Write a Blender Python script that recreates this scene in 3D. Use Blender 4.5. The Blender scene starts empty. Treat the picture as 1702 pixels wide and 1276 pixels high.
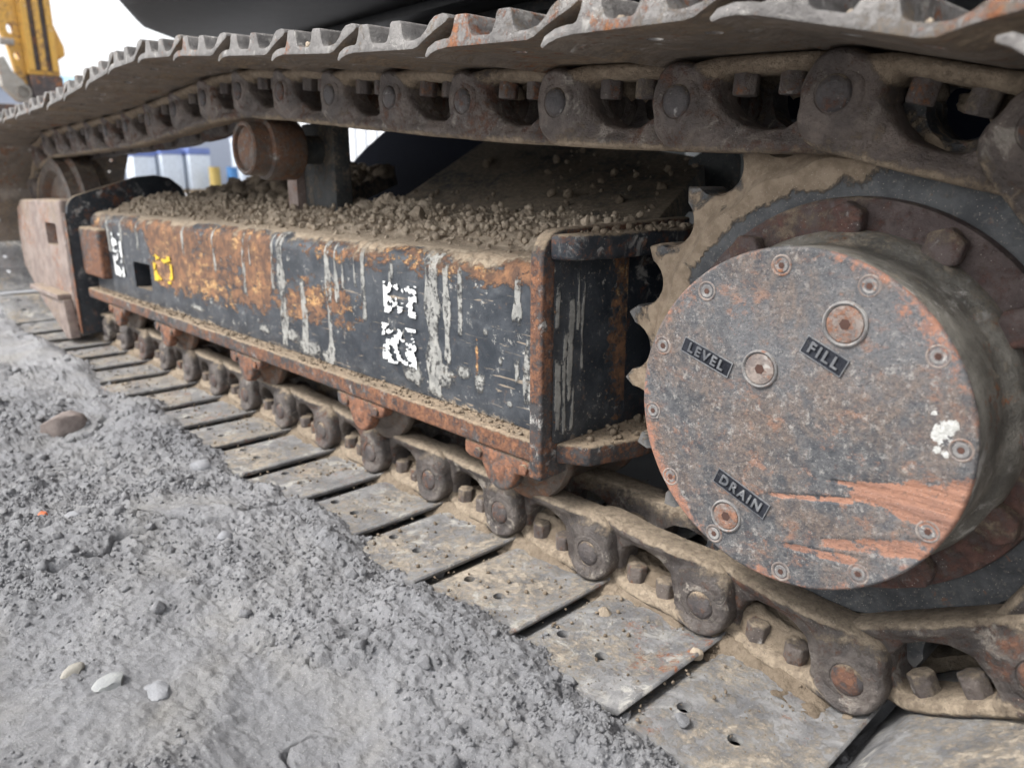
import bpy, bmesh, math, random
import numpy as np
from mathutils import Matrix, Vector
R = math.radians
random.seed(7)
rng = np.random.default_rng(11)

# ------------------------------------------------------------------ scene, camera, light
S = bpy.context.scene
COL = S.collection
cam_d = bpy.data.cameras.new('camera'); cam = bpy.data.objects.new('camera', cam_d); COL.objects.link(cam)
S.camera = cam
YAW, PITCH = R(43.2), R(15.2)
fh = Vector((-math.cos(YAW), math.sin(YAW), 0)); rt = Vector((math.sin(YAW), math.cos(YAW), 0)); zz = Vector((0, 0, 1))
fw = fh * math.cos(PITCH) - zz * math.sin(PITCH); upv = zz * math.cos(PITCH) + fh * math.sin(PITCH)
cam.matrix_world = Matrix(((rt.x, upv.x, -fw.x, 0), (rt.y, upv.y, -fw.y, 0), (rt.z, upv.z, -fw.z, 0.572), (0, 0, 0, 1)))
cam_d.sensor_width = 36; cam_d.lens = 36 * 1260 / 1702
cam_d.clip_start = 0.02; cam_d.clip_end = 2000
cam_d.dof.use_dof = True; cam_d.dof.focus_distance = 0.93; cam_d.dof.aperture_fstop = 5.2

SUN_EL, SUN_AZ = R(52), math.atan2(-0.86, -0.36)         # light falls from the open side, a little from the front of the machine
W = bpy.data.worlds.new('World'); S.world = W; W.use_nodes = True
wn = W.node_tree.nodes; wl = W.node_tree.links
bg = wn['Background']
sky = wn.new('ShaderNodeTexSky'); sky.sky_type = 'NISHITA'; sky.sun_disc = False
sky.sun_elevation = SUN_EL; sky.sun_rotation = R(90) - SUN_AZ
sky.air_density = 1.0; sky.dust_density = 3.0; sky.ozone_density = 1.0
hs = wn.new('ShaderNodeHueSaturation'); hs.inputs['Saturation'].default_value = 0.14     # thin bright overcast
wl.new(sky.outputs[0], hs.inputs['Color']); wl.new(hs.outputs[0], bg.inputs['Color'])
bg.inputs['Strength'].default_value = 0.15
sd = bpy.data.lights.new('sun', 'SUN'); sun = bpy.data.objects.new('sun', sd); COL.objects.link(sun)
sd.energy = 1.45; sd.angle = R(12); sd.color = (1.0, 0.96, 0.9)
sdir = Vector((math.cos(SUN_AZ) * math.cos(SUN_EL), math.sin(SUN_AZ) * math.cos(SUN_EL), math.sin(SUN_EL)))
sun.rotation_euler = (-sdir).to_track_quat('-Z', 'Y').to_euler(); sun.location = (-3, -6, 9)
S.view_settings.view_transform = 'Standard'; S.view_settings.look = 'None'
S.view_settings.gamma = 1; S.view_settings.use_curve_mapping = False
S.view_settings.exposure = 1.15
S.render.engine = 'CYCLES'
S.cycles.max_bounces = 6; S.cycles.diffuse_bounces = 4

# ------------------------------------------------------------------ noise
def _h(*k):
    h = np.zeros_like(k[0], dtype=np.uint32)
    for i, v in enumerate(k):
        h = (h ^ (v.astype(np.int64) & 0xffffffff).astype(np.uint32)) * np.uint32([0x9E3779B1, 0x85EBCA77, 0xC2B2AE3D, 0x27D4EB2F][i])
        h ^= h >> np.uint32(15)
    h = h * np.uint32(0x2C1B3C6D); h ^= h >> np.uint32(12)
    return h.astype(np.float64) / 4294967296.0
def vn(x, y, s=0):
    x = np.asarray(x, float); y = np.asarray(y, float)
    ix = np.floor(x); iy = np.floor(y); fx = x - ix; fy = y - iy
    fx = fx * fx * fx * (fx * (fx * 6 - 15) + 10); fy = fy * fy * fy * (fy * (fy * 6 - 15) + 10)
    ix = ix.astype(np.int64); iy = iy.astype(np.int64); sd_ = np.full_like(ix, s)
    a = _h(ix, iy, sd_); b = _h(ix + 1, iy, sd_); c = _h(ix, iy + 1, sd_); d = _h(ix + 1, iy + 1, sd_)
    return (a + (b - a) * fx) * (1 - fy) + (c + (d - c) * fx) * fy
def fbm(x, y, o=4, s=0, g=0.5):
    r = 0; a = 1; t = 0
    for i in range(o):
        ca, sa = math.cos(i * 0.9), math.sin(i * 0.9)
        r = r + a * (vn((x * ca - y * sa) * 2 ** i + 17.3 * i, (x * sa + y * ca) * 2 ** i - 9.1 * i, s + i * 31) - 0.5) * 2; t += a; a *= g
    return r / t
def ss(a, b, x):
    t = np.clip((np.asarray(x, float) - a) / (b - a), 0, 1); return t * t * (3 - 2 * t)

def lumps(x, y, cell, s=0, fill=0.75):
    """rounded lumps, one per jittered cell: height 0..1"""
    x = x / cell; y = y / cell; ix = np.floor(x).astype(np.int64); iy = np.floor(y).astype(np.int64); out = np.zeros_like(x)
    for a in (-1, 0, 1):
        for b in (-1, 0, 1):
            cx, cy = ix + a, iy + b; k = np.full_like(cx, s)
            h1, h2, h3 = _h(cx, cy, k), _h(cx, cy, k + 7), _h(cx, cy, k + 13)
            r = (0.25 + 0.55 * h3) * (_h(cx, cy, k + 19) < fill)
            d = np.hypot(x - cx - h1, (y - cy - h2) * (0.8 + 0.5 * h1)) / np.maximum(r, 1e-3)
            out = np.maximum(out, np.sqrt(np.maximum(0, 1 - d * d)) * r)
    return out
# ------------------------------------------------------------------ mesh helpers
def mesh_from(name, V, F, mat=None, smooth=40, recalc=True):
    me = bpy.data.meshes.new(name)
    me.from_pydata([tuple(v) for v in V], [], [tuple(f) for f in F])
    if recalc:
        bm = bmesh.new(); bm.from_mesh(me); bmesh.ops.recalc_face_normals(bm, faces=bm.faces[:]); bm.to_mesh(me); bm.free()
    finish(me, mat, smooth); return me
def finish(me, mat, smooth):
    if mat: me.materials.append(mat)
    if smooth:
        me.shade_smooth()
        if smooth < 180: me.set_sharp_from_angle(angle=R(smooth))
def fast_mesh(name, V, Q, mat=None, smooth=True):
    """numpy verts (n,3) and faces (m,k)"""
    me = bpy.data.meshes.new(name); V = np.ascontiguousarray(V, np.float32); Q = np.ascontiguousarray(Q, np.int32)
    me.vertices.add(len(V)); me.vertices.foreach_set('co', V.ravel())
    m, k = Q.shape
    me.loops.add(m * k); me.loops.foreach_set('vertex_index', Q.ravel())
    me.polygons.add(m); me.polygons.foreach_set('loop_start', np.arange(m, dtype=np.int32) * k)
    me.polygons.foreach_set('use_smooth', np.full(m, smooth))
    me.update(calc_edges=True)
    if mat: me.materials.append(mat)
    return me
def grid_faces(nu, nv, wrap=False):
    i = np.arange(nu if wrap else nu - 1); j = np.arange(nv - 1)
    I, J = np.meshgrid(i, j, indexing='ij'); I2 = (I + 1) % nu
    return np.stack([I * nv + J, I2 * nv + J, I2 * nv + J + 1, I * nv + J + 1], -1).reshape(-1, 4)
def bm_done(bm, name, mat, bevel=0, seg=2, smooth=40):
    bmesh.ops.recalc_face_normals(bm, faces=bm.faces[:])
    if bevel:
        ed = [e for e in bm.edges if len(e.link_faces) == 2 and e.calc_face_angle(0) > R(32)]
        bmesh.ops.bevel(bm, geom=ed, offset=bevel, segments=seg, profile=0.6, affect='EDGES', clamp_overlap=True)
    me = bpy.data.meshes.new(name); bm.to_mesh(me); bm.free(); finish(me, mat, smooth); return me
def add_box(bm, lo, hi):
    v = [bm.verts.new((lo[0] if i & 1 == 0 else hi[0], lo[1] if i & 2 == 0 else hi[1], lo[2] if i & 4 == 0 else hi[2])) for i in range(8)]
    for f in ((0, 1, 3, 2), (4, 5, 7, 6), (0, 1, 5, 4), (2, 3, 7, 6), (0, 2, 6, 4), (1, 3, 7, 5)): bm.faces.new([v[k] for k in f])
def add_prism(bm, poly, axis, a, b):
    """poly: 2D points; axis the extrusion axis; the two other coordinates keep their x,y,z order"""
    def P(p, t):
        q = list(p); q.insert(axis, t); return q
    A = [bm.verts.new(P(p, a)) for p in poly]; B = [bm.verts.new(P(p, b)) for p in poly]
    n = len(poly); bm.faces.new(A); bm.faces.new(B[::-1])
    for i in range(n): bm.faces.new((A[i], A[(i + 1) % n], B[(i + 1) % n], B[i]))
def box(name, lo, hi, mat, bevel=0.004, seg=2):
    bm = bmesh.new(); add_box(bm, lo, hi); return bm_done(bm, name, mat, bevel, seg)
def prism(name, poly, axis, a, b, mat, bevel=0.003, seg=2, smooth=40):
    bm = bmesh.new(); add_prism(bm, poly, axis, a, b); return bm_done(bm, name, mat, bevel, seg, smooth)
def lathe(name, prof, mat, n=48, smooth=40, cx=0, cz=0, jit=0):
    """prof: (r, y) pairs; revolves round the y axis through (cx, cz)"""
    V = []; F = []; k = len(prof)
    for i in range(n):
        t = 2 * math.pi * i / n
        for r, y in prof:
            rr = r * (1 + (random.random() - .5) * jit)
            V.append((cx + rr * math.cos(t), y, cz + rr * math.sin(t)))
    for i in range(n):
        for j in range(k - 1):
            a, b = i * k + j, ((i + 1) % n) * k + j
            F.append((a, b, b + 1, a + 1))
    me = bpy.data.meshes.new(name); me.from_pydata(V, [], F)
    bm = bmesh.new(); bm.from_mesh(me); bmesh.ops.remove_doubles(bm, verts=bm.verts[:], dist=1e-6)
    bmesh.ops.recalc_face_normals(bm, faces=bm.faces[:]); bm.to_mesh(me); bm.free(); finish(me, mat, smooth); return me
def arc(cx, cy, r, a0, a1, n):
    return [(cx + r * math.cos(R(a0 + (a1 - a0) * i / n)), cy + r * math.sin(R(a0 + (a1 - a0) * i / n))) for i in range(n + 1)]

def ob(name, me, parent=None, loc=(0, 0, 0), mw=None, label=None, cat=None, group=None, kind=None):
    o = bpy.data.objects.new(name, me); COL.objects.link(o)
    if parent: o.parent = parent
    if mw is not None: o.matrix_local = mw
    else: o.location = loc
    if label: o['label'] = label
    if cat: o['category'] = cat
    if group: o['group'] = group
    if kind: o['kind'] = kind
    return o
def thing(name, label, cat, loc=(0, 0, 0), group=None):
    return ob(name, None, None, loc, None, label, cat, group)

# ------------------------------------------------------------------ materials
class NT:
    def __init__(s, name):
        s.m = bpy.data.materials.new(name); s.m.use_nodes = True
        s.n = s.m.node_tree.nodes; s.l = s.m.node_tree.links; s.b = s.n['Principled BSDF']
        tc = s.n.new('ShaderNodeTexCoord'); oi = s.n.new('ShaderNodeObjectInfo')
        mul = s.n.new('ShaderNodeMath'); mul.operation = 'MULTIPLY'; mul.inputs[1].default_value = 7.3
        s.l.new(oi.outputs['Random'], mul.inputs[0])
        add = s.n.new('ShaderNodeVectorMath'); add.operation = 'ADD'
        s.l.new(tc.outputs['Object'], add.inputs[0]); s.l.new(mul.outputs[0], add.inputs[1])
        s.vec = add.outputs[0]; s.rand = oi.outputs['Random']
    def set(s, inp, v):
        if isinstance(v, (int, float)): inp.default_value = v
        elif isinstance(v, tuple): inp.default_value = v if len(v) == len(inp.default_value) else tuple(v) + (1,)
        else: s.l.new(v, inp)
    def scaled(s, xyz):
        n = s.n.new('ShaderNodeVectorMath'); n.operation = 'MULTIPLY'; s.l.new(s.vec, n.inputs[0]); n.inputs[1].default_value = xyz; return n.outputs[0]
    def noise(s, sc, det=6, ro=0.6, dist=0, vec=None):
        n = s.n.new('ShaderNodeTexNoise'); s.l.new(vec or s.vec, n.inputs['Vector'])
        n.inputs['Scale'].default_value = sc; n.inputs['Detail'].default_value = det; n.inputs['Roughness'].default_value = ro; n.inputs['Distortion'].default_value = dist
        return n.outputs['Fac']
    def voro(s, sc, feat='F1', vec=None):
        n = s.n.new('ShaderNodeTexVoronoi'); n.feature = feat; s.l.new(vec or s.vec, n.inputs['Vector']); n.inputs['Scale'].default_value = sc
        return n.outputs['Distance']
    def ramp(s, f, a, b, lo=0.0, hi=1.0):
        n = s.n.new('ShaderNodeMapRange'); n.interpolation_type = 'SMOOTHSTEP'; s.set(n.inputs[0], f)
        n.inputs[1].default_value = a; n.inputs[2].default_value = b; n.inputs[3].default_value = lo; n.inputs[4].default_value = hi
        return n.outputs[0]
    def math(s, op, a, b=0.0):
        n = s.n.new('ShaderNodeMath'); n.operation = op; s.set(n.inputs[0], a); s.set(n.inputs[1], b); return n.outputs[0]
    def mix(s, f, a, b):
        n = s.n.new('ShaderNodeMix'); n.data_type = 'RGBA'; s.set(n.inputs[0], f); s.set(n.inputs[6], a); s.set(n.inputs[7], b); return n.outputs[2]
    def nz(s):
        g = s.n.new('ShaderNodeNewGeometry'); x = s.n.new('ShaderNodeSeparateXYZ'); s.l.new(g.outputs['Normal'], x.inputs[0]); return x.outputs[2]
    def attr(s, name):
        a = s.n.new('ShaderNodeAttribute'); a.attribute_name = name; x = s.n.new('ShaderNodeSeparateColor'); s.l.new(a.outputs['Color'], x.inputs[0])
        return x.outputs[0], x.outputs[1], x.outputs[2]
    def bump(s, h, dist, st=1.0, prev=None):
        n = s.n.new('ShaderNodeBump'); n.inputs['Strength'].default_value = st; n.inputs['Distance'].default_value = dist; s.set(n.inputs['Height'], h)
        if prev: s.l.new(prev, n.inputs['Normal'])
        return n.outputs[0]
    def out(s, col, rough, nrm=None, metal=0.0, spec=0.5):
        s.set(s.b.inputs['Base Color'], col); s.set(s.b.inputs['Roughness'], rough); s.set(s.b.inputs['Metallic'], metal)
        s.b.inputs['Specular IOR Level'].default_value = spec
        if nrm: s.l.new(nrm, s.b.inputs['Normal'])
        return s.m

DUST = (0.36, 0.285, 0.20); DUST2 = (0.25, 0.195, 0.14)
RUST = (0.23, 0.075, 0.028); RUSTB = (0.38, 0.15, 0.055); RUSTD = (0.085, 0.038, 0.024)
def weathered(name, c1, c2, rust=0.5, dust=0.5, up=0.35, pale=0.3, sc=1.0, rough=0.55, relief=1.0, rustc=RUST, rustc2=RUSTB, dustc=DUST, dustc2=DUST2, specks=True, metal=0.0, palec=(0.55, 0.53, 0.5), spec=0.5):
    """old painted or bare steel: two tones, rust patches, dried mud that gathers on upward faces, pale scuffs, grit"""
    t = NT(name)
    big = t.noise(5 * sc, 5, 0.6, 0.4); mid = t.noise(22 * sc, 8, 0.68, 0.3); fine = t.noise(160 * sc, 6, 0.7); grit = t.noise(620, 3, 0.6)
    col = t.mix(t.ramp(mid, 0.35, 0.68), c1, c2)
    col = t.mix(t.math('MULTIPLY', t.ramp(fine, 0.52, 0.72), 0.55), col, tuple(0.45 * a for a in c1))
    if pale:
        pm = t.math('MULTIPLY', t.ramp(t.noise(34 * sc, 9, 0.72, 0.6), 0.63 - 0.09 * pale, 0.70 - 0.05 * pale), t.ramp(t.noise(9 * sc, 3, 0.5), 0.40, 0.62))
        col = t.mix(t.math('MULTIPLY', pm, 0.75), col, palec)
    rm = t.ramp(t.math('ADD', t.math('MULTIPLY', big, 0.42), t.math('MULTIPLY', t.noise(52 * sc, 10, 0.78, 0.15), 0.58)), 0.60 - 0.20 * rust, 0.68 - 0.18 * rust)
    rc = t.mix(t.ramp(t.noise(70 * sc, 7, 0.7), 0.36, 0.66), rustc, rustc2)
    rc = t.mix(t.ramp(fine, 0.50, 0.68, 0, 0.8), rc, RUSTD)
    col = t.mix(t.math('MULTIPLY', rm, 0.92 if rust > 0 else 0.0), col, rc)
    dn = t.math('ADD', t.math('MULTIPLY', t.noise(7 * sc, 6, 0.65, 0.3), 0.45), t.math('MULTIPLY', t.noise(75 * sc, 10, 0.8), 0.55))
    dn = t.math('ADD', t.math('ADD', dn, t.math('MULTIPLY', t.nz(), up * 0.30)), t.math('MULTIPLY', t.attr('wear')[0], 0.30))
    dm = t.ramp(dn, 0.635 - 0.24 * dust, 0.735 - 0.20 * dust)
    dc = t.mix(t.ramp(t.noise(95 * sc, 6, 0.65), 0.35, 0.65), dustc2, dustc)
    col = t.mix(t.math('MULTIPLY', dm, 0.9), col, t.mix(t.ramp(t.noise(200, 7, 0.75), 0.50, 0.66, 0, 0.6), dc, tuple(0.55 * q for q in dustc2)))
    if specks:
        sp = t.math('MULTIPLY', t.ramp(t.voro(240), 0.16, 0.08), t.ramp(t.noise(45, 3, 0.6), 0.52, 0.62))
        col = t.mix(t.math('MULTIPLY', sp, 0.75), col, (0.62, 0.57, 0.5))
    ro = t.mix(t.math('MAXIMUM', rm, dm), (rough,) * 3, (0.92,) * 3)
    n = t.bump(mid, 0.004 * relief, 0.5)
    n = t.bump(t.math('ADD', dm, t.math('MULTIPLY', rm, 0.4)), 0.0016 * relief, 0.7, n)
    n = t.bump(fine, 0.0016 * relief, 0.8, n)
    n = t.bump(grit, 0.0006 * relief, 0.7, n)
    return t.out(col, ro, n, metal, spec)

TAN, TAN2 = (0.37, 0.30, 0.22), (0.24, 0.19, 0.138)
M_link = weathered('link_steel', (0.048, 0.041, 0.040), (0.145, 0.125, 0.113), rust=0.42, dust=0.32, up=0.62, pale=1.1, rough=0.45, relief=2.8, rustc=(0.105, 0.055, 0.042), rustc2=(0.19, 0.09, 0.055), dustc=TAN, dustc2=TAN2, palec=(0.40, 0.36, 0.31))
M_linktop = weathered('link_steel_muddy', (0.085, 0.069, 0.062), (0.20, 0.160, 0.137), rust=0.46, dust=0.42, up=-0.12, pale=1.2, rough=0.5, relief=3.0, rustc=(0.105, 0.055, 0.042), rustc2=(0.19, 0.095, 0.06), dustc=(0.40, 0.315, 0.225), dustc2=(0.27, 0.207, 0.145), palec=(0.40, 0.36, 0.31))
M_linkpin = weathered('pin_steel', (0.050, 0.045, 0.048), (0.11, 0.095, 0.09), rust=0.42, dust=0.25, up=0.6, pale=0.5, rough=0.45, relief=1.6, rustc=(0.12, 0.06, 0.042), rustc2=(0.21, 0.10, 0.058))
M_bolt = weathered('nut_steel', (0.085, 0.070, 0.066), (0.16, 0.135, 0.12), rust=0.40, dust=0.50, up=0.35, pale=0.5, rough=0.6, relief=2.2, rustc=(0.13, 0.065, 0.045), dustc=TAN, dustc2=TAN2)
M_shoe = weathered('shoe_steel', (0.135, 0.135, 0.140), (0.27, 0.268, 0.268), rust=0.22, dust=0.42, up=0.22, pale=1.5, rough=0.48, relief=1.3, palec=(0.54, 0.52, 0.47), dustc=(0.42, 0.36, 0.285), dustc2=(0.29, 0.245, 0.19))
M_ring = weathered('ring_steel', (0.070, 0.050, 0.048), (0.135, 0.105, 0.098), rust=0.6, dust=0.47, up=0.2, pale=0.4, rough=0.65, relief=1.8, rustc=(0.105, 0.055, 0.048), rustc2=(0.17, 0.088, 0.068))
M_drum = weathered('drum_steel', (0.10, 0.095, 0.085), (0.27, 0.255, 0.225), rust=0.1, dust=0.40, up=0.3, pale=1.3, rough=0.55, relief=1.3, dustc=(0.42, 0.36, 0.28), dustc2=(0.22, 0.19, 0.15))
M_paint = weathered('dark_paint', (0.015, 0.020, 0.028), (0.034, 0.040, 0.049), rust=0.36, dust=0.25, up=0.6, pale=1.2, rough=0.38, relief=0.8, rustc=(0.11, 0.05, 0.032), rustc2=(0.24, 0.10, 0.05))
M_edge = weathered('rusty_edge', (0.030, 0.033, 0.038), (0.085, 0.078, 0.078), rust=0.78, dust=0.33, up=0.9, pale=1.0, rough=0.62, relief=1.6, rustc=(0.125, 0.060, 0.040), rustc2=(0.30, 0.135, 0.068), sc=1.3)
M_bracket = weathered('rusty_bracket', (0.045, 0.047, 0.052), (0.11, 0.10, 0.095), rust=0.85, dust=0.28, up=0.6, pale=0.6, rough=0.6, relief=1.4, rustc=(0.18, 0.08, 0.048), rustc2=(0.34, 0.155, 0.085))
M_roller = weathered('roller_steel', (0.075, 0.060, 0.052), (0.14, 0.115, 0.095), rust=0.6, dust=0.30, up=0.3, pale=0.3, rough=0.5, relief=1.2, rustc=(0.125, 0.065, 0.042), rustc2=(0.20, 0.105, 0.06))
M_yoke = weathered('yoke_plate', (0.20, 0.155, 0.14), (0.32, 0.26, 0.23), rust=0.35, dust=0.45, up=0.4, pale=0.7, rough=0.75, relief=0.8, rustc=(0.25, 0.12, 0.075))
M_leg = weathered('leg_plate', (0.034, 0.038, 0.041), (0.062, 0.064, 0.063), rust=0.22, dust=0.50, up=0.35, pale=0.0, rough=0.6, relief=1.0, dustc=(0.27, 0.215, 0.155), dustc2=(0.16, 0.128, 0.095), spec=0.3)
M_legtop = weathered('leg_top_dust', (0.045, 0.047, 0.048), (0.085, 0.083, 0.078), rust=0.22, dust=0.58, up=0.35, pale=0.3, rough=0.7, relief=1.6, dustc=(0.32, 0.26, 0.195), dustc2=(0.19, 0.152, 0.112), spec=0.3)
M_under = weathered('under_panel', (0.022, 0.024, 0.027), (0.035, 0.037, 0.04), rust=0.0, dust=0.1, up=0.0, pale=0.0, rough=0.5, relief=0.3, specks=False)
M_navy = weathered('shaded_navy', (0.003, 0.004, 0.010), (0.004, 0.006, 0.012), rust=0.0, dust=0.0, up=0.5, pale=0.0, rough=0.8, relief=0.3, specks=False, spec=0.08)  # navy blackened, the enclosed underside's shade is put into the colour
M_greypaint = weathered('grey_paint', (0.10, 0.11, 0.11), (0.13, 0.14, 0.138), rust=0.0, dust=0.15, up=0.3, pale=0.0, rough=0.6, relief=0.3)
M_yellow = weathered('yellow_paint', (0.70, 0.40, 0.08), (0.58, 0.33, 0.08), rust=0.40, dust=0.20, up=0.4, pale=0.6, sc=0.5, rough=0.5, relief=0.6, rustc=(0.16, 0.10, 0.085), rustc2=(0.28, 0.17, 0.11))
M_bucket = weathered('bucket_steel', (0.05, 0.042, 0.042), (0.10, 0.08, 0.075), rust=0.5, dust=0.3, up=0.6, pale=0.3, sc=0.5, rough=0.6, rustc=(0.14, 0.07, 0.05))
M_greysteel = weathered('grey_steel', (0.30, 0.28, 0.25), (0.40, 0.37, 0.33), rust=0.2, dust=0.4, up=0.5, pale=0.5, sc=0.5, rough=0.5)
def spro_mat():
    """dark cast sprocket; the mask (R) holds the tan mud smeared along the toothed rim"""
    t = NT('sprocket_steel'); r_, g_, b_ = t.attr('wear')
    mid = t.noise(24, 8, 0.7, 0.3); fine = t.noise(190, 6, 0.72); big = t.noise(13, 6, 0.6, 0.5)
    col = t.mix(t.ramp(mid, 0.36, 0.66), (0.030, 0.033, 0.038), (0.082, 0.086, 0.090))
    col = t.mix(t.math('MULTIPLY', t.ramp(fine, 0.54, 0.66), 0.5), col, (0.17, 0.155, 0.135))
    ru = t.ramp(t.noise(38, 9, 0.74, 0.3), 0.60, 0.66); col = t.mix(t.math('MULTIPLY', ru, 0.8), col, (0.15, 0.075, 0.045))
    worn = t.ramp(t.math('ADD', g_, t.math('MULTIPLY', t.math('SUBTRACT', mid, 0.5), 0.8)), 0.4, 0.8); col = t.mix(t.math('MULTIPLY', worn, 0.75), col, (0.17, 0.165, 0.16))
    md = t.ramp(t.math('ADD', r_, t.math('ADD', t.math('MULTIPLY', t.math('SUBTRACT', big, 0.5), 2.0), t.math('MULTIPLY', t.math('SUBTRACT', mid, 0.5), 1.1))), 0.40, 0.58)
    mc = t.mix(t.ramp(t.noise(60, 7, 0.65), 0.36, 0.64), (0.205, 0.155, 0.108), (0.30, 0.235, 0.17))
    col = t.mix(t.math('MULTIPLY', md, 0.95), col, mc)
    sp = t.math('MULTIPLY', t.ramp(t.voro(260), 0.17, 0.09), 0.6); col = t.mix(sp, col, (0.42, 0.37, 0.31))
    n = t.bump(mid, 0.003, 0.6); n = t.bump(md, 0.0022, 0.9, n); n = t.bump(fine, 0.0013, 0.8, n)
    return t.out(col, t.ramp(md, 0, 1, 0.5, 0.93), n)
M_spro = spro_mat()

def mud_mat(name, a, b, c, relief=1.0):
    t = NT(name)
    n1 = t.noise(9, 6, 0.6, 0.3); n2 = t.noise(120, 8, 0.7); n3 = t.noise(600, 4, 0.6)
    col = t.mix(t.ramp(n1, 0.35, 0.65), a, b); col = t.mix(t.ramp(n2, 0.42, 0.70, 0, 0.7), col, c)
    n = t.bump(n2, 0.004 * relief, 0.8); n = t.bump(n3, 0.0012 * relief, 0.9, n)
    return t.out(col, 0.97, n, 0, 0.25)
M_mud = mud_mat('dry_mud', (0.37, 0.302, 0.230), (0.50, 0.42, 0.33), (0.27, 0.22, 0.165), 1.4)
M_packed = mud_mat('packed_mud', (0.20, 0.158, 0.116), (0.30, 0.245, 0.185), (0.14, 0.11, 0.08), 1.6)
def soil_mat():
    t = NT('grey_soil')
    n1 = t.noise(2.6, 5, 0.6, 0.3); n2 = t.noise(60, 8, 0.72); n3 = t.noise(420, 5, 0.7); n4 = t.noise(1500, 2, 0.6)
    col = t.mix(t.ramp(n1, 0.36, 0.66), (0.255, 0.258, 0.272), (0.345, 0.346, 0.358))
    col = t.mix(t.math('MULTIPLY', t.attr('wear')[0], t.ramp(t.noise(6, 5, 0.6, 0.5), 0.42, 0.68, 0.0, 0.45)), col, (0.345, 0.325, 0.285))
    col = t.mix(t.ramp(n2, 0.54, 0.78, 0, 0.4), col, (0.21, 0.21, 0.22))
    col = t.mix(t.ramp(n3, 0.56, 0.70, 0, 0.65), col, (0.55, 0.545, 0.53)); col = t.mix(t.ramp(t.noise(700, 4, 0.7), 0.56, 0.68, 0, 0.5), col, (0.22, 0.215, 0.21))
    n = t.bump(n2, 0.008, 0.7); n = t.bump(n3, 0.0034, 0.95, n); n = t.bump(n4, 0.0010, 0.9, n)
    return t.out(col, 0.97, n, 0, 0.25)
M_soil = soil_mat()
def stone_mat(name, a, b):
    t = NT(name); n = t.noise(40, 8, 0.7); n2 = t.noise(300, 5, 0.7)
    return t.out(t.mix(t.ramp(n, 0.35, 0.65), a, b), 0.9, t.bump(n2, 0.001, 0.8, t.bump(n, 0.003, 0.6)), 0, 0.3)
def plain(name, c, r=0.6, var=0.15):
    t = NT(name); n = t.noise(8, 6, 0.65)
    return t.out(t.mix(t.ramp(n, 0.3, 0.7), c, tuple(x * (1 - var) for x in c)), r)

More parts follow.
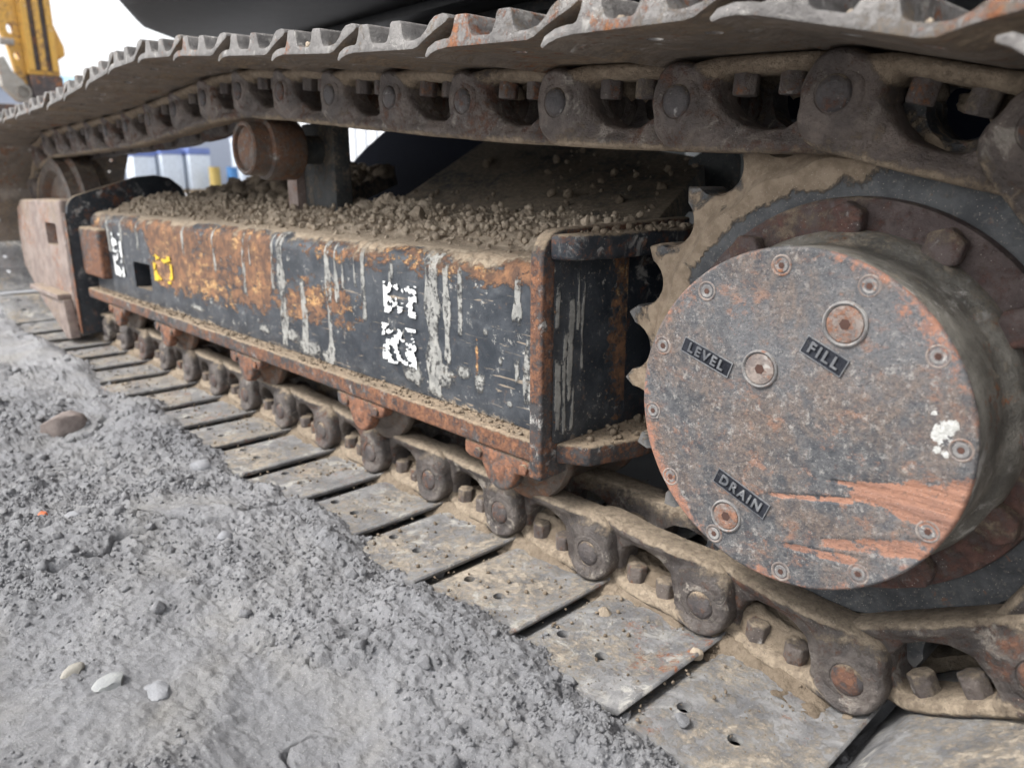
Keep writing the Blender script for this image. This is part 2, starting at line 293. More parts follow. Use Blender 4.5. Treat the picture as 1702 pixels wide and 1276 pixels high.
def side_mat():
    """painted frame skin: masks painted on the mesh hold rust (R), dried slurry (G) and mud film (B)"""
    t = NT('frame_skin'); r_, g_, b_ = t.attr('wear')
    mid = t.noise(14, 7, 0.65, 0.3); fine = t.noise(170, 6, 0.7); n40 = t.noise(46, 9, 0.74, 0.3)
    col = t.mix(t.ramp(mid, 0.35, 0.7), (0.026, 0.032, 0.041), (0.066, 0.074, 0.086))
    # faint bluish grey scuff haze and long scratches
    sc1 = t.noise(30, 6, 0.7, 0, t.scaled((0.6, 1, 1.2)))
    col = t.mix(t.ramp(sc1, 0.50, 0.76, 0, 0.30), col, (0.19, 0.205, 0.22))
    scr = t.ramp(t.noise(150, 4, 0.6, 0.6, t.scaled((0.10, 1, 1.0))), 0.63, 0.68)
    col = t.mix(t.math('MULTIPLY', scr, 0.55), col, (0.46, 0.37, 0.27))
    rag = t.ramp(t.noise(48, 10, 0.85, 0.3), 0.58, 0.64); col = t.mix(t.math('MULTIPLY', rag, 0.5), col, (0.20, 0.12, 0.075))
    pal = t.math('MULTIPLY', t.ramp(t.noise(70, 10, 0.8, 0.3), 0.575, 0.63), t.ramp(t.noise(7, 4, 0.6), 0.40, 0.58))
    col = t.mix(t.math('MULTIPLY', pal, 0.85), col, (0.58, 0.56, 0.51))
    rm = t.ramp(t.math('ADD', r_, t.math('MULTIPLY', t.math('SUBTRACT', t.noise(50, 10, 0.78, 0.2, t.scaled((0.6, 1, 1.0))), 0.5), 2.3)), 0.46, 0.60)
    rc = t.mix(t.ramp(t.noise(34, 8, 0.72, 0.3), 0.42, 0.62), (0.11, 0.065, 0.046), (0.265, 0.135, 0.072))
    bright = t.math('MULTIPLY', t.ramp(t.noise(60, 9, 0.78, 0.15, t.scaled((0.40, 1, 1.0))), 0.50, 0.60), t.ramp(t.noise(8, 4, 0.6), 0.42, 0.58))
    rc = t.mix(t.math('MULTIPLY', bright, 0.85), rc, t.mix(t.ramp(fine, 0.40, 0.55), (0.66, 0.47, 0.24), (0.52, 0.27, 0.10)))
    rc = t.mix(t.ramp(fine, 0.52, 0.7, 0, 0.8), rc, (0.07, 0.036, 0.027))
    col = t.mix(rm, col, rc)
    gm = t.ramp(t.math('ADD', t.math('MULTIPLY', g_, 0.9), t.math('MULTIPLY', t.math('SUBTRACT', t.noise(85, 10, 0.82), 0.5), 3.0)), 0.40, 0.70, 0, 0.9)
    gc = t.mix(t.ramp(t.noise(50, 6, 0.7), 0.35, 0.65), (0.235, 0.235, 0.225), (0.40, 0.395, 0.37))
    col = t.mix(gm, col, gc)
    bm_ = t.ramp(t.math('ADD', t.math('ADD', b_, t.ramp(t.noise(5, 5, 0.65, 0.3), 0.40, 0.70, 0, 0.28)), t.math('MULTIPLY', t.math('SUBTRACT', n40, 0.5), 1.4)), 0.40, 0.62)
    dc = t.mix(t.ramp(t.noise(110, 6, 0.7), 0.35, 0.65), (0.25, 0.195, 0.14), (0.40, 0.33, 0.245))
    col = t.mix(t.math('MULTIPLY', bm_, 0.9), col, dc)
    rough = t.mix(t.math('MAXIMUM', t.math('MAXIMUM', rm, gm), bm_), (0.34,) * 3, (0.93,) * 3)
    n = t.bump(t.math('ADD', t.math('MULTIPLY', rm, 0.5), t.math('ADD', t.math('MULTIPLY', gm, 0.9), bm_)), 0.0022, 0.8)
    n = t.bump(fine, 0.0010, 0.7, n); n = t.bump(t.noise(600, 3), 0.0004, 0.6, n)
    return t.out(col, rough, n)
M_side = side_mat()

def cover_mat():
    """hub cover: blue-black skin worn to rust; masks: bright scrape (R), pale paint (G), edge wear (B)"""
    t = NT('cover_skin'); r_, g_, b_ = t.attr('wear')
    m1 = t.noise(11, 9, 0.72, 0.4); m2 = t.noise(60, 9, 0.76, 0.2); fine = t.noise(230, 6, 0.72); grit = t.noise(700, 3)
    col = t.mix(t.ramp(m2, 0.38, 0.62), (0.050, 0.053, 0.060), (0.125, 0.126, 0.130)); col = t.mix(t.ramp(t.noise(6, 5, 0.6, 0.4), 0.40, 0.64, 0, 0.55), col, (0.165, 0.165, 0.172))
    brown = t.ramp(t.math('ADD', t.math('MULTIPLY', m1, 0.6), t.math('MULTIPLY', m2, 0.4)), 0.45, 0.58)
    col = t.mix(t.math('MULTIPLY', brown, 0.60), col, t.mix(t.ramp(fine, 0.4, 0.60), (0.110, 0.076, 0.060), (0.22, 0.158, 0.118)))
    st = t.scaled((1.0, 1.0, 1.0))
    oran = t.math('MULTIPLY', t.ramp(t.noise(46, 10, 0.8, 0.4, t.scaled((0.8, 1, 1.1))), 0.535, 0.61), t.ramp(t.noise(9, 4, 0.6), 0.36, 0.58))
    col = t.mix(t.math('MULTIPLY', oran, 0.5), col, (0.34, 0.16, 0.09))
    pale = t.math('MULTIPLY', t.ramp(t.noise(110, 10, 0.82), 0.53, 0.62), t.ramp(t.noise(7, 4, 0.6), 0.34, 0.58, 0.25, 1))
    col = t.mix(t.math('MULTIPLY', pale, 0.50), col, (0.48, 0.455, 0.42))
    dark = t.ramp(t.noise(300, 7, 0.78), 0.50, 0.62, 0, 0.6)
    col = t.mix(dark, col, (0.026, 0.028, 0.038))
    em = t.ramp(t.math('ADD', b_, t.math('MULTIPLY', t.math('SUBTRACT', m2, 0.5), 1.6)), 0.42, 0.62)
    col = t.mix(t.math('MULTIPLY', em, 0.8), col, t.mix(t.ramp(fine, 0.42, 0.6), (0.38, 0.17, 0.10), (0.25, 0.13, 0.10)))
    stripe = t.noise(70, 6, 0.65, 0.1, t.scaled((0.16, 1, 1.4)))
    rm = t.ramp(t.math('ADD', t.math('ADD', r_, t.math('MULTIPLY', t.math('SUBTRACT', stripe, 0.5), 1.5)), t.math('MULTIPLY', t.math('SUBTRACT', m2, 0.5), 3.2)), 0.48, 0.68)
    rc = t.mix(t.ramp(stripe, 0.40, 0.62, 0, 0.7), (0.37, 0.185, 0.12), (0.20, 0.105, 0.078)); rc = t.mix(t.ramp(fine, 0.52, 0.66, 0, 0.6), rc, (0.10, 0.06, 0.05))
    col = t.mix(t.math('MULTIPLY', rm, 0.92), col, rc)
    gm = t.ramp(t.math('ADD', g_, t.math('MULTIPLY', t.math('SUBTRACT', m2, 0.5), 2.6)), 0.50, 0.60)
    col = t.mix(gm, col, t.mix(t.ramp(fine, 0.4, 0.6), (0.60, 0.60, 0.58), (0.42, 0.42, 0.40)))
    sp = t.ramp(t.voro(330), 0.15, 0.07)
    col = t.mix(t.math('MULTIPLY', sp, 0.5), col, (0.66, 0.60, 0.54))
    n = t.bump(m2, 0.0026, 0.6); n = t.bump(fine, 0.0013, 0.9, n); n = t.bump(grit, 0.0005, 0.8, n)
    n = t.bump(t.math('MULTIPLY', stripe, r_), 0.003, 0.8, n)
    return t.out(col, t.ramp(m2, 0.3, 0.7, 0.5, 0.8), n, 0.0)
M_cover = cover_mat()
M_plate = weathered('tag_plate', (0.012, 0.013, 0.018), (0.03, 0.033, 0.042), rust=0.0, dust=0.0, up=0.0, pale=0.3, rough=0.6, relief=0.8, spec=0.15, specks=False)
M_letter = weathered('cast_letter', (0.085, 0.09, 0.10), (0.20, 0.205, 0.215), rust=0.0, dust=0.1, up=0.1, pale=0.8, rough=0.45, relief=0.6)
M_hubbolt = weathered('hub_bolt', (0.15, 0.145, 0.145), (0.30, 0.29, 0.28), rust=0.35, dust=0.25, up=0.1, pale=0.8, rough=0.45, relief=0.8, sc=2)
M_plug = weathered('plug_face', (0.13, 0.11, 0.105), (0.30, 0.25, 0.22), rust=0.5, dust=0.1, up=0.1, pale=1.0, rough=0.55, relief=1.0, rustc=(0.22, 0.105, 0.065), rustc2=(0.40, 0.20, 0.125), sc=2)
M_socket = plain('socket_dark', (0.10, 0.05, 0.038), 0.9, 0.5)  # rust brown with the socket's inner shade put into the colour
M_sticker_w = plain('white_sticker', (0.80, 0.82, 0.82), 0.5, 0.12)
M_sticker_y = plain('yellow_sticker', (0.78, 0.52, 0.03), 0.5, 0.25)

# ------------------------------------------------------------------ ground
def ground_h(x, y, full=True):
    yv = y + 0.055 * fbm(x * 2.6, y * 1.2 + 3, 3, 81) + 0.018 * fbm(x * 12, y * 6, 2, 83)
    bank = 0.000 - 0.046 * ss(0.545, 0.67, yv) - 0.06 * ss(0.8, 1.1, y)
    near = ss(0.66, 0.58, y)
    low = (0.030 * fbm(x * 3.1, y * 3.1, 3, 5) + 0.012 * fbm(x * 7, y * 7, 2, 6)) * (0.35 + 0.65 * near) + 0.016 * ss(0.15, 0.55, fbm(x * 1.9 + 7, y * 2.4, 2, 51)) * near
    loose = ss(-0.25, 0.20, fbm(x * 3.3 + 3, y * 4.2, 4, 21) + 0.40 * ss(-1.1, -0.4, x) * ss(0.2, 0.45, y) + 0.10 * ss(0.42, 0.56, y) + 0.22)
    clus = ss(-0.12, 0.30, fbm(x * 6.5 + 9, y * 7.5, 3, 87)) * loose
    rut = -0.012 * ss(0.55, 0.8, vn(x * 1.7, y * 3.0, 77))
    z = bank + low + rut + (0.3 + 0.7 * loose) * 0.012 * fbm(x * 13, y * 13, 3, 9, 0.55)
    if full:
        w = fbm(x * 30, y * 30, 2, 63) * 0.006; a = 0.46 + 0.54 * loose
        z = z + a * (0.012 * np.abs(fbm(x * 22 + w * 40, y * 22, 3, 23, 0.5)) + 0.008 * np.abs(fbm(x * 55, y * 55, 3, 25, 0.6)) + 0.005 * np.abs(fbm(x * 120, y * 120, 3, 27, 0.65)) + 0.0022 * fbm(x * 190, y * 190, 2, 17))
        z = z + clus * (0.011 * lumps(x + w, y - w, 0.034, 1, 0.30) + 0.008 * lumps(x - w, y + w, 0.017, 2, 0.55) + 0.005 * lumps(x + w, y, 0.0085, 3, 0.85))
        crack = ss(0.022, 0.0, np.abs(fbm(x * 5.5, y * 6.5, 3, 95))) * ss(0.60, 0.72, vn(x * 4, y * 4, 96))
        z = z - 0.014 * crack * near + 0.006 * ss(0.0, 0.05, fbm(x * 5.5, y * 6.5, 3, 95)) * ss(0.55, 0.72, vn(x * 4, y * 4, 96)) * near
    return z, (loose if not full else np.maximum(0.0, loose * 0.6 + 0.4 * clus))
xs = [0.1]
while xs[-1] > -6.5: xs.append(xs[-1] - (0.0024 + 0.0040 * max(0, -0.9 - xs[-1])))
xs = np.array([0.6, 0.4, 0.2] + xs)
ys = np.concatenate([np.linspace(-3.0, -0.25, 40), np.arange(-0.2, 0.1, 0.006), np.arange(0.1, 0.79, 0.0025), np.linspace(0.80, 1.5, 16)])
GX, GY = np.meshgrid(xs, ys, indexing='ij'); GZ, GL = ground_h(GX, GY)
edge = np.minimum(ss(-3.0, -2.0, GY), np.minimum(ss(-6.5, -5.4, GX), ss(1.5, 1.1, GY)))
GZ = GZ * edge - 0.12 * (1 - edge)
me = fast_mesh('soil', np.stack([GX, GY, GZ], -1).reshape(-1, 3), grid_faces(len(xs), len(ys))[:, ::-1], M_soil)
at = me.attributes.new('wear', 'FLOAT_COLOR', 'POINT'); at.data.foreach_set('color', np.stack([1 - GL, 0 * GL, 0 * GL, 1 + 0 * GL], -1).astype(np.float32).ravel())
ob('soil_bank', me, kind='structure')
me = fast_mesh('ground', np.array([(-600, -600, -0.10), (600, -600, -0.10), (600, 600, -0.10), (-600, 600, -0.10)]), np.array([(0, 1, 2, 3)]), M_soil)
ob('ground', me, kind='structure')

_ico = {}
def ico(sub):
    if sub not in _ico:
        bm = bmesh.new(); bmesh.ops.create_icosphere(bm, subdivisions=sub, radius=1)
        _ico[sub] = (np.array([v.co[:] for v in bm.verts]), np.array([[v.index for v in f.verts] for f in bm.faces])); bm.free()
    return _ico[sub]
def clods(name, P, rad, sub, mat, rough=0.35, flat=(0.55, 1.0), smooth=True):
    V0, F0 = ico(sub); n = len(P); k = len(V0)
    a = rng.normal(size=(n, 4)); a /= np.linalg.norm(a, axis=1, keepdims=True); w, x, y, z = a.T
    Rm = np.stack([np.stack([1 - 2 * (y * y + z * z), 2 * (x * y - z * w), 2 * (x * z + y * w)], -1), np.stack([2 * (x * y + z * w), 1 - 2 * (x * x + z * z), 2 * (y * z - x * w)], -1), np.stack([2 * (x * z - y * w), 2 * (y * z + x * w), 1 - 2 * (x * x + y * y)], -1)], 1)
    s = rng.uniform(flat[0], flat[1], size=(n, 1, 3))
    V = V0[None] * (1 + rough * (rng.random((n, k, 1)) - 0.5) * 2) * s
    V = np.einsum('nij,nkj->nki', Rm, V) * rad[:, None, None] + P[:, None, :]
    F = (F0[None] + (np.arange(n) * k)[:, None, None]).reshape(-1, 3)
    return fast_mesh(name, V.reshape(-1, 3), F, mat, smooth)
def scatter_ground(n, xr, yr, rlo, rhi, pw, base=0.12):
    x = rng.uniform(*xr, n); y = rng.uniform(*yr, n)
    near = (y > 0.06 + (x + 0.81) * 1.07 - 0.10) & (y > 0.215 - (x + 1.69) * 0.178 - 0.12)      # the strip beside the track where the soil lies open
    x, y = x[near], y[near]; h, l = ground_h(x, y); keep = (rng.random(len(x)) < (base + (1 - base) * l ** 2.2)) & (h > -0.02)
    x, y, h = x[keep], y[keep], h[keep]; r = rlo + (rhi - rlo) * rng.random(len(x)) ** pw
    return np.stack([x, y, h + r * 0.05], -1), r
Pa, ra = scatter_ground(80000, (-1.8, -0.2), (-0.05, 0.72), 0.0010, 0.0040, 2.6, 0.0)
ob('soil_crumbs', clods('soil_crumbs', Pa, ra, 1, M_soil, 0.30, (0.5, 1.1)), kind='stuff')
Pb, rb = scatter_ground(9000, (-3.2, -0.2), (-0.05, 0.72), 0.0028, 0.0120, 4.5, 0.0)
ob('soil_clods', clods('soil_clods', Pb, rb, 2, M_soil, 0.34), kind='stuff')

# ------------------------------------------------------------------ the excavator
EXC = thing('excavator', 'old crawler excavator with rusty undercarriage, dark frame beam and round hub cover', 'excavator')
CX, CZ = -0.335, 0.340           # sprocket axis
YC = 0.855                       # chain centre line
PR, L = 0.31, 0.19               # pin circle, pitch

# --- chain path
def sp(a): return (CX + PR * math.cos(R(a)), CZ + PR * math.sin(R(a)))
wrap = [sp(93 - 34.28 * k) for k in range(5, -1, -1)]             # bottom to top round the sprocket
upper = [(-0.53, 0.656), (-0.718, 0.667), (-0.906, 0.681), (-1.095, 0.699), (-1.283, 0.717), (-1.47, 0.737), (-1.658, 0.754), (-1.85, 0.754), (-2.1, 0.736), (-2.4, 0.715)]
IR = 0.325; IZ = 0.375
def path(ix):
    pts = [wrap[-1]] + upper + [(ix + 0.05, IZ + IR)]
    pts += [(ix + IR * math.cos(R(a)), IZ + IR * math.sin(R(a))) for a in np.linspace(95, 265, 60)]
    pts += [(ix + 0.05, 0.048)]
    pts += [(x, 0.045) for x in np.linspace(ix + 0.25, wrap[0][0] - 0.1, 30)] + [wrap[0]]
    P = np.array(pts); out = [P[0]]
    d = []
    for i in range(len(P) - 1):
        n = max(2, int(np.hypot(*(P[i + 1] - P[i])) / 0.0015)); t = np.linspace(0, 1, n, endpoint=False)[:, None]
        d.append(P[i] + (P[i + 1] - P[i]) * t)
    return np.vstack(d + [P[-1:]])
def walk(ix):
    D = path(ix); out = [D[0]]; i = 0
    while True:
        dist = np.hypot(D[i:, 0] - out[-1][0], D[i:, 1] - out[-1][1]); j = np.argmax(dist >= L)
        if dist[j] < L: break
        i += j; out.append(D[i])
    return out, np.hypot(*(D[-1] - out[-1]))
best = min(np.linspace(-3.62, -3.40, 90), key=lambda ix: min(walk(ix)[1], abs(L - walk(ix)[1]) + 0.0))
IX = float(best); pins, rem = walk(IX)
if rem < L * 0.5: pins = pins[:-1] if rem < 0.05 else pins
loop = [tuple(p) for p in pins[1:]]                                 # from the sprocket top, along the top run, round the idler, back along the ground
loop = wrap + loop                                                  # driving order A -> B runs +x on the ground, -x on the top
loop = loop if np.hypot(loop[-1][0] - loop[0][0], loop[-1][1] - loop[0][1]) > 0.1 else loop[:-1]

# --- link shape (u along the run, v towards the inside of the loop)
def resample(poly, n):
    P = np.array(poly + [poly[0]]); s = np.r_[0, np.cumsum(np.hypot(*(P[1:] - P[:-1]).T))]
    t = np.linspace(0, s[-1], n, endpoint=False); return np.stack([np.interp(t, s, P[:, 0]), np.interp(t, s, P[:, 1])], -1)
outline = arc(0.188, -0.002, 0.0405, -115, 25, 10) + [(0.224, 0.028), (0.220, 0.042), (0.210, 0.051), (0.195, 0.055), (0.10, 0.056), (0.0, 0.055), (-0.016, 0.052), (-0.024, 0.042), (-0.02, 0.030)]
outline += arc(0.0, 0.0, 0.035, 140, 250, 8) + [(0.018, -0.036), (0.035, -0.0445), (0.10, -0.0445), (0.150, -0.0445)]
window = [(0.042, -0.026), (0.136, -0.026), (0.144, -0.016), (0.142, -0.001), (0.132, 0.014), (0.112, 0.0265), (0.09, 0.031), (0.066, 0.029), (0.048, 0.017), (0.040, -0.004)]
def link_mesh(name, side):
    n = 104; O = resample(outline, n); c = np.array((0.095, 0.0))
    O = np.array(O); Wp = []
    Wd = resample(window, 400); ang = np.arctan2(Wd[:, 1] - c[1], Wd[:, 0] - c[0])
    for p in O:
        a = math.atan2(p[1] - c[1], p[0] - c[0]); k = np.argmin(np.abs((ang - a + math.pi) % (2 * math.pi) - math.pi)); Wp.append(Wd[k])
    Wp = np.array(Wp)
    def off(u, v):
        d = np.hypot(u - 0.19, v) / 0.05
        base = 0.013 + 0.014 * (1 - ss(0.0, 0.10, u))
        o = base * ss(0.72, 1.30, d)
        o = o - 0.007 * ss(0.036, 0.044, v) * ss(0.9, 1.3, d) + 0.004 * ss(0.030, 0.046, v) * ss(1.2, 0.9, d)
        return np.where(v < -0.018, o - 0.006 * ss(-0.018, -0.034, v) * ss(0.02, 0.05, u), o)
    def nrm_in(P, d):
        T = np.roll(P, -1, 0) - np.roll(P, 1, 0); T /= np.linalg.norm(T, axis=1, keepdims=True) + 1e-9
        return P + np.stack([-T[:, 1], T[:, 0]], -1) * d
    Wo = Wp + (Wp - c) / np.linalg.norm(Wp - c, axis=1, keepdims=True) * 0.005
    th = 0.045
    rings = []
    def ring(P, dy): rings.append(np.stack([P[:, 0], off(P[:, 0], P[:, 1]) + dy, P[:, 1]], -1))
    ring(Wp, th); ring(nrm_in(O, 0.003), th); ring(O, th - 0.003); ring(O, 0.010)
    for a in (25, 50, 75): ring(nrm_in(O, 0.0075 * (1 - math.cos(R(a)))), 0.010 * (1 - math.sin(R(a))))
    Oi = nrm_in(O, 0.0075); ring(Oi, 0.0); ring(0.65 * Oi + 0.35 * Wo, 0.0006); ring(0.3 * Oi + 0.7 * Wo, 0.001); ring(Wo, 0.002); ring(0.4 * Wo + 0.6 * Wp, 0.0045); ring(Wp, 0.010)
    V = np.vstack(rings); m = len(rings)
    # rails flare a little outward above the window
    V[:, 1] = V[:, 1]
    jitter = 0.0024 * (fbm(V[:, 0] * 50, V[:, 2] * 50 + V[:, 1] * 45, 4, 55))
    V[:, 1] += jitter
    F = []
    for r in range(m):
        for i in range(n):
            r2 = (r + 1) % m; F.append((r * n + i, r * n + (i + 1) % n, r2 * n + (i + 1) % n, r2 * n + i))
    bx_ = bmesh.new()
    vs = [bx_.verts.new(v) for v in V]
    for f in F: bx_.faces.new([vs[i] for i in f])
    # raised pin boss and bushing shoulder
    def disc(prof, cu, k=28):
        ring_ = [[bx_.verts.new((cu + r * math.cos(2 * math.pi * i / k), y, r * math.sin(2 * math.pi * i / k))) for i in range(k)] for r, y in prof]
        for a, b in zip(ring_, ring_[1:]):
            for i in range(k): bx_.faces.new((a[i], a[(i + 1) % k], b[(i + 1) % k], b[i]))
        bx_.faces.new(ring_[0]); bx_.faces.new(ring_[-1][::-1])
    disc([(0.032, 0.006), (0.029, 0.0012), (0.0245, -0.0004), (0.0200, -0.0006), (0.0192, 0.0006)], 0.19)
    disc([(0.030, 0.055), (0.030, 0.090)], 0.0)
    bmesh.ops.recalc_face_normals(bx_, faces=bx_.faces[:])
    if side > 0: bmesh.ops.scale(bx_, vec=(1, -1, 1), verts=bx_.verts[:]); bmesh.ops.reverse_faces(bx_, faces=bx_.faces[:])
    me = bpy.data.meshes.new(name); bx_.to_mesh(me); bx_.free(); finish(me, M_link, 50)
    co = np.array([v.co[:] for v in me.vertices]); d = np.hypot(co[:, 0] - 0.19, co[:, 2]) / 0.045
    w = np.clip(0.75 * ss(-0.010, -0.032, co[:, 2]) * ss(0.75, 1.1, d) + 0.35 * ss(0.043, 0.052, co[:, 2]) - 0.14 * ss(1.0, 0.7, d), -1, 1)
    me.attributes.new('wear', 'FLOAT_COLOR', 'POINT').data.foreach_set('color', np.stack([w, 0 * w, 0 * w, 1 + 0 * w], -1).astype(np.float32).ravel()); return me
ME_LN, ME_LF = link_mesh('track_link', -1), link_mesh('track_link_inner', 1)
ME_LNT = ME_LN.copy(); ME_LNT.materials.clear(); ME_LNT.materials.append(M_linktop)
YO = 0.765                                                         # outer face of the near link row
ME_PIN = lathe('pin', [(0, -0.0046), (0.010, -0.0042), (0.0150, -0.0030), (0.0175, -0.0010), (0.0185, 0.002), (0.0200, 0.18), (0.0, 0.18)], M_linkpin, 28)
def hexnut(name, r, h, mat):
    bm = bmesh.new()
    poly = [(r * math.cos(R(60 * i + 12)), r * math.sin(R(60 * i + 12))) for i in range(6)]
    add_prism(bm, poly, 2, 0, h); return bm_done(bm, name, mat, r * 0.22, 3, 60)
ME_NUT = hexnut('bolt', 0.0150, 0.026, M_bolt)

# --- shoe shape
def grouser(u, h, w0=0.022, w1=0.0115):
    return [(u + w0, -0.0095), (u + 0.6 * w0 + 0.4 * w1, -0.0115), (u + w1 + 0.0015, -0.0095 - h * 0.5), (u + w1, -0.0095 - h * 0.85), (u + w1 - 0.003, -0.0095 - h), (u - w1 + 0.003, -0.0095 - h), (u - w1, -0.0095 - h * 0.85), (u - w1 - 0.0015, -0.0095 - h * 0.5), (u - 0.6 * w0 - 0.4 * w1, -0.0115), (u - w0, -0.0095)]
inner = [(-0.010, -0.026), (-0.004, -0.0235), (0.010, -0.018), (0.026, -0.0105), (0.042, -0.002), (0.052, 0.0), (0.120, 0.0), (0.178, 0.0), (0.196, 0.0018), (0.208, 0.005), (0.2165, 0.0095)]
outer = [(0.2195, 0.0065), (0.214, -0.0015), (0.200, -0.0075), (0.185, -0.0095)] + grouser(0.155, 0.023) + grouser(0.086, 0.023) + [(0.050, -0.010), (0.036, -0.0130), (0.026, -0.020), (0.019, -0.028), (0.010, -0.0335), (-0.004, -0.0355), (-0.013, -0.034), (-0.0155, -0.030)]
def shoe_mesh():
    prof = inner + outer; bm = bmesh.new()
    add_prism(bm, [(u, v - 0.045) for u, v in prof], 1, -0.281, 0.281)
    me0 = bm_done(bm, 'shoe_blank', None, 0.0016, 2, 0)
    o = bpy.data.objects.new('blank', me0); COL.objects.link(o)
    cut = bmesh.new()
    for u in (0.085, 0.150):
        for s in (-1, 1):
            bmesh.ops.create_cone(cut, cap_ends=True, segments=20, radius1=0.0085, radius2=0.0085, depth=0.2, matrix=Matrix.Translation((u - 0.018, s * 0.212, -0.05)))
    mc = bpy.data.meshes.new('cut'); cut.to_mesh(mc); cut.free(); oc = bpy.data.objects.new('cut', mc); COL.objects.link(oc)
    md = o.modifiers.new('b', 'BOOLEAN'); md.operation = 'DIFFERENCE'; md.object = oc; md.solver = 'EXACT'
    dg = bpy.context.evaluated_depsgraph_get(); me = bpy.data.meshes.new_from_object(o.evaluated_get(dg))
    bpy.data.objects.remove(o); bpy.data.objects.remove(oc)
    me.name = 'track_shoe'; me.materials.clear(); finish(me, M_shoe, 38); return me
ME_SHOE = shoe_mesh()
M_shoetop = weathered('shoe_steel_muddy', (0.125, 0.117, 0.112), (0.245, 0.232, 0.222), rust=0.28, dust=0.40, up=0.0, pale=1.0, rough=0.5, relief=1.6, palec=(0.54, 0.52, 0.48), dustc=(0.33, 0.25, 0.17), dustc2=(0.22, 0.165, 0.115))
M_shoein = weathered('shoe_inner_mud', (0.15, 0.125, 0.105), (0.25, 0.205, 0.165), rust=0.30, dust=0.62, up=-0.05, pale=0.7, rough=0.6, relief=1.6, rustc=(0.15, 0.075, 0.045), dustc=(0.36, 0.275, 0.19), dustc2=(0.25, 0.185, 0.125))
ME_SHOET = ME_SHOE.copy(); ME_SHOET.materials.clear(); ME_SHOET.materials.append(M_shoetop); ME_SHOET.materials.append(M_shoein)
for p_ in ME_SHOET.polygons: p_.material_index = 1 if p_.normal.z > 0.35 else 0

def frame_of(a, b):
    u = Vector((b[0] - a[0], 0, b[1] - a[1])).normalized(); y = Vector((0, 1, 0)); v = u.cross(y)
    return u, v, Matrix(((u.x, 0, v.x, a[0]), (0, 1, 0, 0), (u.z, 0, v.z, a[1]), (0, 0, 0, 1)))
N = len(loop)
for i in range(N):
    a, b = loop[i], loop[(i + 1) % N]
    _, _, M = frame_of(a, b)
    sh = ob('track_shoe', ME_SHOET if 0.5 * (a[1] + b[1]) > 0.25 else ME_SHOE, EXC, mw=M @ Matrix.Translation((0, YC + random.uniform(-.003, .003), random.uniform(-.0008, .0))))
    top_ = 0.5 * (a[1] + b[1]) > 0.4
    ln = ob('track_link', ME_LNT if top_ else ME_LN, EXC, mw=M @ Matrix.Translation((0, YO, 0)))
    lf = ob('track_link', ME_LF, EXC, mw=M @ Matrix.Translation((0, 2 * YC - YO, 0)))
    ob('pin', ME_PIN, ln, mw=Matrix.Translation((0.19, 0.0, 0)))
    for u in (0.066, 0.119):
        dy = 0.013 + 0.014 * (1 - float(ss(0.0, 0.10, u)))
        ob('bolt', ME_NUT, ln, mw=Matrix.Translation((u, dy + 0.015, -0.0300)) @ Matrix.Rotation(random.uniform(-.25, .25), 4, 'Z') @ Matrix.Rotation(random.uniform(-.06, .06), 4, 'X'))

